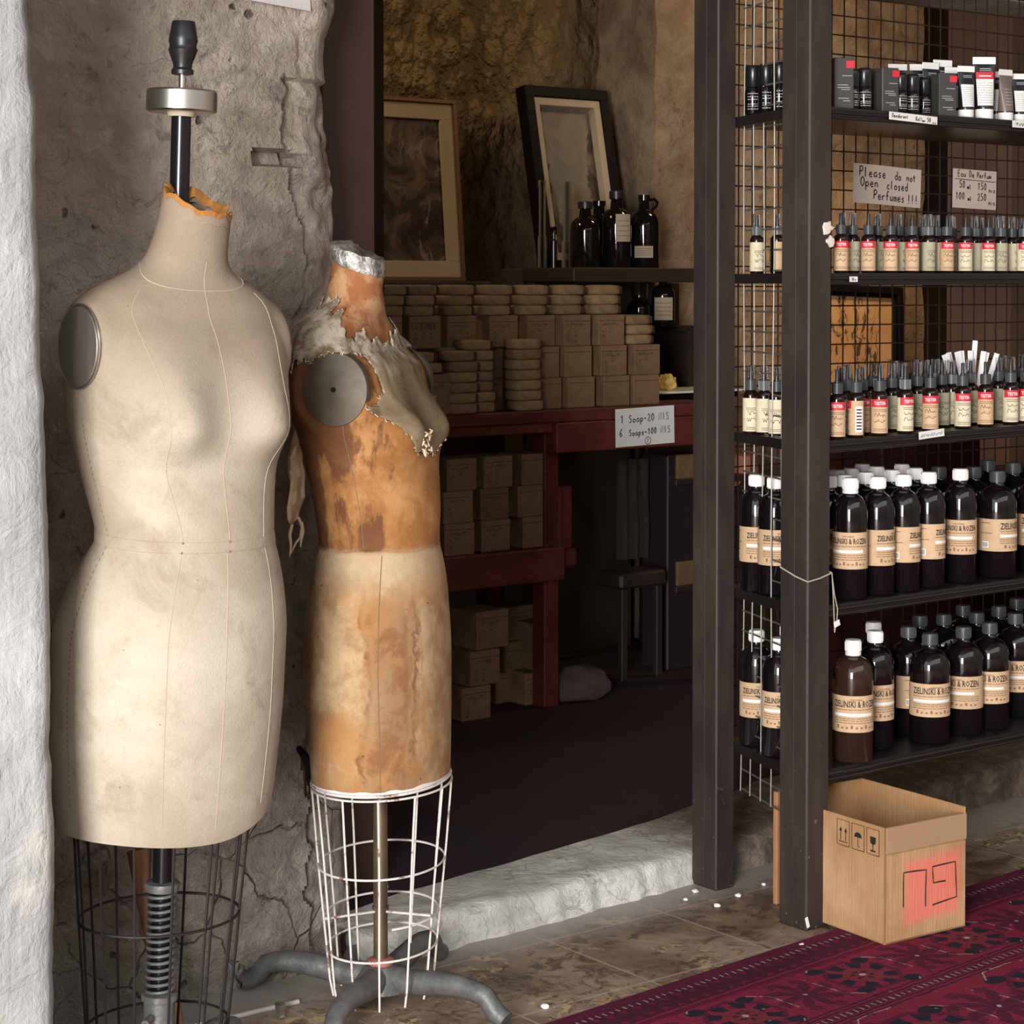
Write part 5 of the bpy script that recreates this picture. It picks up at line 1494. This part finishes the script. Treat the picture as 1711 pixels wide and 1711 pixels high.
# stitched tape round the waist
mb = MB(); N = 96
for i in range(N):
    a = 2*PI*i/N
    for z in (.868, .8685, .8835, .884): mb.v.append(F1_.pt(a, z-.006*math.sin(a), .0002 if z in (.868, .884) else .0009))
for i in range(N):
    k = (i+1) % N
    for j in range(3): mb.f.append((i*4+j, k*4+j, k*4+j+1, i*4+j+1)); mb.mi.append(0)
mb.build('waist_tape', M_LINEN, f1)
for aa in (PI/2+.52, PI/2):
    for z in (.869, .883):
        MB().lathe([(.0018, 0), (.0012, .001)], 10, M=Matrix.Translation(F1_.pt(aa, z-.006*math.sin(aa), .0012)) @ Matrix.Rotation(PI/2, 4, 'X')).build('tack', M_STITCH, f1)
# arm plates
def arm_plate(F_, parent, sg, uc, vc, zc, rv, rz, mat, rim, hole=False, dish=.0):
    mb = MB(); N = 48; rings = [(1.0, -.012), (1.0, .003), (.985, .005), (.6, .005+dish*.5), (.1, .005+dish), (.07, .005+dish)]
    for (k, d) in rings:
        for i in range(N):
            a = 2*PI*i/N; mb.v.append(Vector((sg*(uc+d), -(vc+rv*k*math.cos(a)), zc+rz*k*math.sin(a))))
    for j in range(len(rings)-1):
        for i in range(N): mb.f.append((j*N+i, j*N+(i+1) % N, (j+1)*N+(i+1) % N, (j+1)*N+i)); mb.mi.append(0)
    mb.f.append(tuple(range((len(rings)-1)*N, len(rings)*N))); mb.mi.append(0)
    o = mb.build('arm_plate', mat, parent, angle=30); o['label'] = 'metal arm plate'
    if rim:
        MB().tube([(sg*(uc+.002), -(vc+(rv+.002)*math.cos(a)), zc+(rz+.002)*math.sin(a)) for a in [2*PI*i/N for i in range(N)]], .0022, 8, closed=True).build('plate_rim', rim, parent)
    if hole:
        MB().lathe([(.0045, -.004), (.0045, .0012)], 14, M=Matrix.Translation((sg*(uc+.005+dish), -vc, zc)) @ Matrix.Rotation(PI/2*sg, 4, 'Y')).build('plate_screw', M_BLACK, parent)
arm_plate(F1_, f1, -1, .1765, .012, 1.160, .052, .0590, M_ARMP, M_ALU)
arm_plate(F1_, f1, 1, .1700, -.004, 1.158, .048, .0570, M_ARMP, None)
# torn padding round the neck opening
mb = MB(); N = 72
for i in range(N):
    a = 2*PI*i/N; z = 1.385+top1(a)
    p = F1_.pt(a, z, .001); q_ = F1_.pt(a, z-.005-.004*nz(math.cos(a)*3, math.sin(a)*3, 0, 1.3), .0012)
    cc = Vector((0, -.049, z))
    inn = cc+(p-cc)*.86; inn.z = z+.001+.003*nz(math.cos(a)*2, math.sin(a)*2, 4, 2); low = inn+(cc-inn)*.12+Vector((0, 0, -.012))
    top_ = p+Vector((0, 0, .003+.005*nz(math.cos(a)*4, math.sin(a)*4, 1, 1.5)))
    mb.v += [q_, top_, inn, low]
for i in range(N):
    k = (i+1) % N
    for j in range(3): mb.f.append((i*4+j, k*4+j, k*4+j+1, i*4+j+1)); mb.mi.append(0)
mb.build('torn_padding', M_FOAM, f1, angle=50)['label'] = 'torn orange padding'
mb = MB(); r2 = random.Random(8)
for k in range(7):
    a = .35+.09*k; p = F1_.pt(a, 1.384+top1(a), -.003); d_ = Vector((r2.uniform(-.004, .004), r2.uniform(-.004, .004), r2.uniform(.004, .014)))
    mb.tube([p, p+d_*.6, p+d_+Vector((r2.uniform(-.004, .004), 0, 0))], .0012, 5)
mb.build('frayed_thread', M_STITCH, f1)
# pole, spring, cap plate and turned knob
PXo, PYo = -.004, -.006    # pole stands slightly behind the neck centre
pm_ = Matrix.Translation((PXo, PYo, 0))
MB().lathe([(.0150, .06), (.0150, 1.515)], 24, M=pm_).build('pole', M_POLEB, f1)
MB().lathe([(.050, 1.515), (.0535, 1.518), (.0535, 1.546), (.0515, 1.549), (.0515, 1.549), (.008, 1.551)], 48, M=pm_).build('cap_plate', M_ALU, f1, angle=25)
MB().lathe([(.020, 1.509), (.022, 1.515)], 20, M=pm_).build('plate_washer', M_SEAM, f1)
MB().lathe([(.0055, 1.55), (.0055, 1.575)], 16, M=pm_).build('knob_stem', M_ALU, f1)
MB().lathe([(.012, 1.572), (.0165, 1.573), (.0170, 1.579), (.0140, 1.583), (.0150, 1.590), (.0200, 1.603), (.0222, 1.610), (.0205, 1.614), (.0205, 1.618), (.0222, 1.623), (.0210, 1.630), (.0175, 1.651), (.0165, 1.653)], 28, M=pm_).build('turned_knob', M_KNOB, f1, angle=30)
MB().lathe([(.016, .322), (.026, .326), (.027, .332), (.026, .338), (.016, .340)], 24, M=pm_).build('spring_collar', M_IRON, f1)
mb = MB(); mb.tube([(PXo+.0205*math.cos(t*.35), PYo+.0205*math.sin(t*.35), .165+.158*t/(2*PI*14/.35)) for t in range(int(2*PI*14/.35)+1)], .0026, 7); mb.build('spring', M_IRON, f1)
MB().lathe([(.017, .05), (.024, .055), (.024, .155), (.028, .157), (.028, .166), (.017, .168)], 24, M=pm_).build('spring_socket', M_IRON, f1)
MB().tube([(PXo-.02, PYo-.01, .135), (PXo-.045, PYo-.028, .135)], .006, 10).build('clamp_screw', M_IRON, f1)
# cage under the hem
def cage(parent, F_, z_top, z_bot, n, rtop, rbot, c_, r_w, mat, rings, ring_mat, squish=.85, skip=(), phase=0, foot=0):
    def cp(a, t):
        ru = rtop+(rbot-rtop)*t
        return (ru*math.cos(a), -(ru*squish*math.sin(a)+c_), z_top+(z_bot-z_top)*t)
    for k in range(n):
        if k in skip: continue
        a = phase+2*PI*k/n
        pts = [cp(a, t/6) for t in range(7)]
        pts = [(x*(1+.006*math.sin(k*3+i)), y*(1+.006*math.cos(k*2+i)), z) for i, (x, y, z) in enumerate(pts)]
        if foot: x, y, z = pts[-1]; pts.append((x*.93, y*.93, z-foot))
        MB().tube(pts, r_w, 6).build('cage_wire', mat, parent)
    for z, a0, a1, sc_ in rings:
        t = (z-z_top)/(z_bot-z_top); m_ = 56
        pts = [cp(a0+(a1-a0)*i/m_, t) for i in range(m_+(0 if a1-a0 > 6.2 else 1))]
        MB().tube([(x*sc_, (y+c_)*sc_-c_, z) for x, y, z in pts], r_w*1.05, 6, closed=a1-a0 > 6.2).build('cage_ring', ring_mat, parent)
cage(f1, F1_, .480, .035, 14, .146, .108, -.004, .0023, M_CAGE1, [(.285, 0, 2*PI, 1.0), (.115, 0, 2*PI, 1.0), (.04, 0, 2*PI, 1.0)], M_CAGE1, .82, phase=.15)
def iron_base(parent, angles, hub_r, L_, hub_h, mat, off=(0, 0)):
    hub = MB().lathe([(hub_r*1.25, .030), (hub_r*1.2, .045), (hub_r*.85, .065), (hub_r*.7, hub_h)], 28, M=Matrix.Translation((off[0], off[1], 0))).build('base', mat, parent)
    for a in angles:
        pts = []; rad = []
        for k in range(13):
            t = k/12; d_ = .02+(L_-.02)*t
            z = .050-.014*t+.030*math.sin(t*PI)**1.0*t*1.1
            if t > .86: z -= (t-.86)*.30
            pts.append((off[0]+d_*math.cos(a), off[1]+d_*math.sin(a), max(z, .017))); rad.append(.024-.008*t if t < .9 else .017)
        MB().tube(pts, rad, 12).build('leg', mat, hub)
    return hub
iron_base(f1, [R(-100), R(20), R(140)], .03, .24, .075, M_IRON, (PXo, PYo))

# ---- the stained torn form (right)
def m_stained():
    m = Mat('stained_canvas', .82, spec=.2)
    n = m.noise(4.5, 7, .62, .2); n2 = m.noise(15, 8, .68, .3); n3 = m.noise(36, 5, .65); nh = m.noise(9, 6, .6, .5, stretch=(.7, .7, 2.6)); wv = m.noise(320, 2)
    skirt = m.mix(n2.step(.36, .66), (.30, .175, .085), (.48, .335, .19))
    skirt = m.mix(n.step(.48, .64)*.75, skirt, (.40, .19, .065))
    # water stain running down the front panel: dark meandering rim round a paler middle
    sl = m.x*.31-m.y*.95; nv = m.noise(10, 7, .66, .3, stretch=(1.5, 1.5, .4))
    ctr = sl-.030+(n-.5)*.09+(n2-.5)*.06
    sx = ctr.ab()
    st = sx.step(.042, .022)*m.z.step(.76, .66)
    skirt = m.mix(nv.step(.54, .62)*.55, skirt, (.36, .17, .065))
    skirt = m.mix(st*.78*n2.step(.38, .58), skirt, (.195, .078, .030))
    rim = (ctr.ab()-.04).ab().step(.008, .0)*m.z.step(.76, .66)
    skirt = m.mix(rim*n2.step(.4, .6)*.75, skirt, (.15, .055, .020))
    skirt = m.mix((m.z+(n-.5)*.1).step(.72, .79)*.55, skirt, (.48, .38, .255))
    body = m.mix(n2.step(.38, .68), (.30, .130, .042), (.44, .225, .088))
    drk = (n*.9+sl*-2.2+(nv-.5)*1.0).step(.47, .57)
    body = m.mix(drk*.8, body, (.105, .040, .020))
    body = m.mix(m.noise(7, 6, .6, .8, w=(4, 4, 1)).step(.60, .66)*.6*m.z.step(1.0, .86), body, (.62, .43, .25))
    c = m.mix((m.z+(n3-.5)*.02).step(.800, .812), skirt, body)
    neck = m.mix(n2.step(.42, .6), (.30, .115, .045), (.45, .26, .13)); c = m.mix((m.z+(n-.5)*.06).step(1.16, 1.2), c, neck)
    c = m.mix(nh.step(.58, .66)*m.z.gt(1.18)*.7, c, (.13, .035, .025))
    c = m.mix(m.voro(26, 'F1').lt(.05)*.8, c, (.10, .04, .02))
    c = m.gain(c, wv*.2+.9+(n3-.5)*.3)
    m.color(c); m.bump(wv*.2+n2*.35+n3*.3, .003); return m.m
M_STAIN = m_stained()
def m_torn():
    m = Mat('torn_linen_cover', .88, spec=.2)
    n = m.noise(7, 7, .65, .8); n2 = m.noise(26, 6, .7)
    c = m.mix(n.step(.35, .68), (.15, .105, .06), (.28, .21, .13))
    sh_ = (m.z+(n-.5)*.12).step(1.10, 1.15)
    c = m.mix(sh_*n2.step(.4, .55)*.8, c, (.50, .44, .36))
    c = m.mix(n2.step(.60, .68)*.6, c, (.12, .07, .035))
    m.color(c); m.bump(n*.5+n2*.5, .006); return m.m
M_TORN = m_torn()
M_TATTER = plain('pale_tatter', (.70, .54, .37), .9, var=.3, scale=50)
M_CAGE2 = Mat('white_rusty_wire', .6); _n = M_CAGE2.noise(28, 5, .7); M_CAGE2.color(M_CAGE2.mix(_n.step(.55, .66), (.72, .66, .62), (.22, .11, .07))); M_CAGE2 = M_CAGE2.m
M_SILV = Mat('crinkled_silver', .32, .9); _n = M_SILV.noise(45, 6, .7); M_SILV.color(M_SILV.mix(_n.step(.35, .6), (.30, .28, .26), (.78, .77, .75))); M_SILV.bump(_n, .008); M_SILV = M_SILV.m
M_ARM2 = Mat('tarnished_plate', .55, .45); _n = M_ARM2.noise(9, 6, .6, .4); M_ARM2.color(M_ARM2.mix(_n.step(.35, .7), (.085, .070, .050), (.165, .135, .098))); M_ARM2 = M_ARM2.m
M_POLE2 = Mat('worn_brass_pole', .4, .55); _n = M_POLE2.noise(12, 6, .65, .2, stretch=(1, 1, .3)); M_POLE2.color(M_POLE2.mix(_n.step(.35, .65), (.10, .065, .042), (.25, .175, .11))); M_POLE2 = M_POLE2.m
M_REDR = plain('red_lead_paint', (.42, .15, .11), .7, var=.3)
rows2 = [
 (.39, .152, .110, .112, .004, 2.1), (.42, .156, .112, .114, .003, 2.1), (.50, .160, .114, .118, .002, 2.1), (.61, .163, .116, .124, .000, 2.1), (.69, .156, .113, .120, .000, 2.1),
 (.74, .146, .110, .112, .000, 2.1), (.785, .130, .104, .104, .000, 2.1), (.806, .121, .100, .100, .000, 2.1), (.83, .122, .101, .101, -.001, 2.1),
 (.87, .128, .105, .103, -.004, 2.1), (.94, .144, .106, .106, -.012, 2.15), (1.0, .158, .100, .108, -.022, 2.25), (1.06, .174, .080, .104, -.030, 2.7),
 (1.11, .174, .072, .095, -.036, 2.7), (1.15, .158, .058, .080, -.050, 2.35), (1.175, .145, .060, .070, -.058, 2.25), (1.195, .115, .054, .062, -.056, 2.1), (1.21, .085, .051, .056, -.050, 2.0), (1.225, .062, .049, .051, -.046, 2.0),
 (1.25, .052, .046, .048, -.044, 2.0), (1.28, .049, .046, .046, -.040, 2.0), (1.33, .048, .046, .046, -.036, 2.0)]
def top2(a): return -.016*math.sin(a)
F2_ = Form(rows2, (.070, 1.012, .030, .052, .050), lambda a: .0, top2, (.1575, -.016, 1.080, .066, .070), 1.05)
M2X, M2Y = 2.053, 3.020
f2 = thing('dress_form', (M2X, M2Y, 0), 'brown stained dress form with torn linen shoulder and white wire cage, beside the doorway', 'dress form')
set_form(f2, (M2X, M2Y, 0), R(34), R(0.0), 0)
F2_.mesh(.403, 1.300, 150, 112).build('torso', M_STAIN, f2, angle=60)
for a0 in (PI/2+1.10, PI/2-1.10):
    seam(F2_, lambda z: a0, .405, .80, .0008, M_STITCH, 'seam', f2, 60); 
seam(F2_, lambda z: PI/2+1.40, .81, 1.02, .0007, M_STITCH, 'seam', f2, 40)
mb = MB(); mb.tube([F2_.pt(a, .806+.003*math.sin(5*a), .0002) for a in [2*PI*i/80 for i in range(80)]], .0014, 6, closed=True); mb.build('waist_seam', M_STAIN, f2)
# silver neck cap
mb = MB(); N = 56
ringz = [(.0, .0015), (.004, .0035), (.024, .0035), (.030, .0015), (.032, -.004), (.033, -.030)]
for (dz, off) in ringz:
    for i in range(N):
        a = 2*PI*i/N; z = 1.282+top2(a)
        p = F2_.pt(a, z, off); mb.v.append(Vector((p.x, p.y, z+dz+.0012*math.sin(a*9))))
for j in range(len(ringz)-1):
    for i in range(N): mb.f.append((j*N+i, j*N+(i+1) % N, (j+1)*N+(i+1) % N, (j+1)*N+i)); mb.mi.append(0)
mb.f.append(tuple(range((len(ringz)-1)*N, len(ringz)*N))); mb.mi.append(0)
mb.build('neck_cap', M_SILV, f2, angle=40)['label'] = 'crinkled silver neck cap'
for sg in (-1, 1): arm_plate(F2_, f2, sg, .1545, -.016, 1.080, .0580, .0615, M_ARM2, None, True, .006)
# torn linen cover over chest and shoulders: a shell lying on the body with a ragged edge
mb = MB(); NA, NZ = 260, 130; keep = {}
zA, zB = .96, 1.235
def tpt(a, z):
    k = 2.2*nz(math.cos(a)*3, math.sin(a)*3, z*9, 1.4)
    p = F2_.pt(a, z, .0022+.0022*max(0, k)+(.003*abs(nz(math.cos(a)*6, math.sin(a)*6, z*24, 1.2)) if z > 1.10 else 0))
    return p
def covered(a, z):
    sa = math.sin(a); ca = math.cos(a)
    n_ = nz(ca*2.2, sa*2.2, z*9, 1.7)*.028+nz(ca*7, sa*7, z*30, 1.6)*.012
    low = .985+.012*abs(ca)*2 if sa > .35 else (1.03+.10*min(1, (.35-sa)/.5))
    if sa > .35: low = .982+.075*max(0, abs(ca)-.42)/.4
    hi = 1.200-.035*max(0, sa)+.022*(1 if sa < 0 else 0)
    p = F2_.pt(a, z)
    e = ((-p.y+.016)/.060)**2+((z-1.080)/.062)**2
    if e < 1.03+n_*4 and abs(p.x) > .1: return False
    return low+n_ < z < hi+n_
vid = {}
for j in range(NZ):
    for i in range(NA):
        a = 2*PI*(i+.5)/NA; z = zA+(zB-zA)*(j+.5)/NZ
        if covered(a, z):
            f = []
            for (di, dj) in ((0, 0), (1, 0), (1, 1), (0, 1)):
                key = ((i+di) % NA, j+dj)
                if key not in vid:
                    vid[key] = len(mb.v); aa = 2*PI*key[0]/NA; zz = zA+(zB-zA)*key[1]/NZ
                    aa += .25/NA*6*nz(key[0]*.7, key[1]*.9, 1, 1); zz += .003*nz(key[0]*.8, key[1]*.7, 5, 1)
                    mb.v.append(tpt(aa, zz))
                f.append(vid[key])
            mb.f.append(tuple(f)); mb.mi.append(0)
cover = mb.build('torn_cover', M_TORN, f2, angle=70); cover['label'] = 'torn grey-beige linen cover'
sm = cover.modifiers.new('cloth_thickness', 'SOLIDIFY'); sm.thickness = .0022; sm.offset = 1
# pale frayed edges along the tear: curled scraps
bmx = bmesh.new(); bmx.from_mesh(cover.data); be = [e for e in bmx.edges if e.is_boundary]
r2 = random.Random(12); mb = MB(); 
for e in be:
    if r2.random() < .22:
        p = (e.verts[0].co+e.verts[1].co)/2; nrm = Vector((p.x, p.y+.0, 0)).normalized()
        t = (e.verts[1].co-e.verts[0].co).normalized(); s_ = r2.uniform(.6, 1.5)
        q0 = p-t*.004*s_; q1 = p+t*.004*s_
        mb.tube([q0+nrm*.0008, p+nrm*(.0016*s_)+Vector((0, 0, r2.uniform(-.004, .002))), q1+nrm*.0008], [.0003, .0008*s_, .0003], 5)
bmx.free()
mb.build('frayed_edge', plain('bleached_fray', (.60, .52, .42), .9, var=.3, scale=80), f2)['kind'] = 'stuff'
# ragged nub of padding at the bust point and a tatter hanging at the back
mb = MB(); r2 = random.Random(5); bp = F2_.pt(PI/2+.25, .985)
for k in range(16):
    a = r2.uniform(0, 6.28); q_ = bp+Vector((r2.uniform(-.02, .02), -r2.uniform(0, .010), r2.uniform(-.014, .016)))
    mb.tube([q_, q_+Vector((.006*math.cos(a), -.004, .006*math.sin(a))), q_+Vector((.010*math.cos(a+.8), -.002, .010*math.sin(a+.8)))], [.0016, .0022, .001], 5)
mb.build('loose_padding', M_TATTER, f2)
mb = MB(); r2 = random.Random(3)
inv = (f2.matrix_basis if False else Matrix.Translation(f2.location) @ f2.rotation_euler.to_matrix().to_4x4()).inverted()
zc_ = 3.62
def at_depth(px, py, d_): return inv @ (Vector((0, 0, H))+ray(px, py)*d_)
outl = [((507, 690), (512, 682)), ((495, 712), (517, 690)), ((487, 735), (516, 716)), ((484, 755), (512, 730)), ((478, 768), (507, 752)), ((481, 790), (504, 770)), ((486, 805), (509, 790)), ((484, 825), (508, 812)), ((480, 850), (510, 828)), ((481, 868), (506, 842)), ((486, 878), (500, 862))]
vs_ = []; fs = []
for k, (l_, r_) in enumerate(outl):
    for i in range(5):
        t = i/4; px = l_[0]+(r_[0]-l_[0])*t; py = l_[1]+(r_[1]-l_[1])*t
        vs_.append(at_depth(px, py, 3.60+.010*math.sin(i*1.6+k*.7)))
for k in range(len(outl)-1):
    for i in range(4): fs.append((k*5+i, k*5+i+1, (k+1)*5+i+1, (k+1)*5+i))
mb.add(vs_, fs)
for pth in ([(488, 876), (484, 893), (486, 912), (484, 930)], [(498, 864), (505, 880), (502, 898), (495, 906), (486, 925)], [(504, 872), (506, 888), (503, 905), (502, 914)]):
    pts = [at_depth(px, py, 3.60) for px, py in pth]; mb.tube(pts, [.0028, .0030, .0022, .0010] if len(pts) == 4 else [.0028, .003, .0025, .002, .001], 6)
tat = mb.build('hanging_tatter', M_TATTER, f2); tat['label'] = 'pale torn strip hanging at the back'
sm = tat.modifiers.new('cloth_thickness', 'SOLIDIFY'); sm.thickness = .0012
# cage, pole and base
cage(f2, F2_, .392, .052, 12, .150, .112, .003, .0019, M_CAGE2, [(.392, 0, 2*PI, 1.0), (.255, 0, 2*PI, 1.0), (.165, -2.2, 2.5, .97), (.110, 0, 2*PI, 1.0)], M_CAGE2, .78, phase=.1, foot=.03)
mb = MB(); mb.tube([F2_.pt(a, .4005, .001) for a in [2*PI*i/72 for i in range(72)]], .0024, 7, closed=True); mb.build('hem_ring', M_CAGE2, f2)
for aa in (R(20), R(140), R(260)):
    MB().tube([(.012*math.cos(aa), .012*math.sin(aa), .165), (.128*math.cos(aa), .128*.8*math.sin(aa), .172)], .0022, 6).build('cage_spoke', M_CAGE2, f2)
mb = MB(); N = 72; r2 = random.Random(2)
for i in range(N):
    a = 2*PI*i/N; hgt = .004+.010*max(0, nz(math.cos(a)*2, math.sin(a)*2, 2, 1.6))
    mb.v += [F2_.pt(a, .4035, .0008), F2_.pt(a, .4035+hgt, .0012)]
for i in range(N):
    k = (i+1) % N; mb.f.append((2*i, 2*k, 2*k+1, 2*i+1)); mb.mi.append(0)
mb.build('chipped_white_edge', plain('chipped_white_paint', (.78, .73, .70), .7), f2)
MB().lathe([(.0125, .06), (.0125, 1.05)], 22).build('pole', M_POLE2, f2)
MB().lathe([(.0145, .168), (.0145, .174)], 20).build('pole_joint', M_POLE2, f2)
MB().lathe([(.021, .070), (.023, .074), (.023, .080), (.013, .083)], 24).build('base_collar', M_REDR, f2)
iron_base(f2, [R(91), R(-4), R(-103), R(-178)], .040, .255, .072, M_IRON)

# ---------------------------------------------------------------- odds and ends by the wall
p0 = on_y(233, 1420, 3.16); p1 = on_y(288, 1711, 3.10)
top_ = Vector((p0.x, 3.165, p0.z)); d_ = Vector((p1.x, p1.y, p1.z))-top_; bot = top_+d_*(top_.z-.022)/(top_.z-p1.z)
o = MB().tube([top_, top_+(bot-top_)*.5, bot], .019, 16).build('clay_pipe', plain('rusty_terracotta', (.24, .105, .055), .75, var=.35, scale=14)); tag(o, 'rusty brown pipe leaning against the wall behind the linen form', 'pipe')
p0 = on_y(512, 1262, 3.19); mb = MB()
mb.tube([(p0.x, 3.215, p0.z+.008), (p0.x-.004, 3.19, p0.z), (p0.x+.002, 3.186, p0.z-.02), (p0.x+.006, 3.19, p0.z-.055)], [.006, .008, .007, .004], 8)
mb.tube([(p0.x-.002, 3.186, p0.z-.018), (p0.x-.004, 3.186, p0.z-.045), (p0.x-.003, 3.188, p0.z-.075)], .0012, 5)
mb.tube([(p0.x+.004, 3.188, p0.z-.045), (p0.x+.005, 3.188, p0.z-.07)], .0016, 5)
o = mb.build('wall_hook', M_BLACK); tag(o, 'black hook with dangling threads on the wall behind the stained form', 'hook')
p0 = on_z(468, 1700, .0); o = MB().lathe([(.012, 0), (.0125, .003), (.0085, .004), (.0085, .016), (.010, .016), (.010, .023), (.006, .026)], 6).build('chrome_bolt', M_ALU, loc=(p0.x, p0.y, .0005)); tag(o, 'shiny chrome bolt standing on the floor between the two forms', 'bolt')
p0 = on_z(378, 1702, .004); p1 = on_z(488, 1676, .004)
o = MB().tube([p0+(p0-p1)*.8, p0, p1, p1+(p1-p0)*.1], .0042, 8).build('floor_cable', plain('pale_cable', (.52, .49, .44), .6)); tag(o, 'pale cable lying on the floor along the wall between the forms', 'cable')
p0 = on_y(465, 2, WY-.002); mb = MB()
mb.add([(-.06, 0, -.005), (.062, 0, -.014), (.055, 0, .08), (-.07, 0, .085), (-.06, .0012, -.005), (.062, .0012, -.014), (.055, .0012, .08), (-.07, .0012, .085)], [(0, 1, 2, 3), (7, 6, 5, 4), (0, 4, 5, 1), (1, 5, 6, 2), (2, 6, 7, 3), (3, 7, 4, 0)])
o = mb.build('pasted_paper', plain('grey_paper', (.50, .47, .47), .8), smooth=False, loc=(p0.x, WY-.012, p0.z)); tag(o, 'grey paper scrap pasted high on the plaster wall', 'paper')

# prototypes that were not needed go away
for nm in [o.name for o in col.objects if o.parent is None and o.type == 'EMPTY' and o.location.z < -4]:
    o = bpy.data.objects[nm]
    for c_ in list(o.children_recursive): bpy.data.objects.remove(c_)
    bpy.data.objects.remove(o)
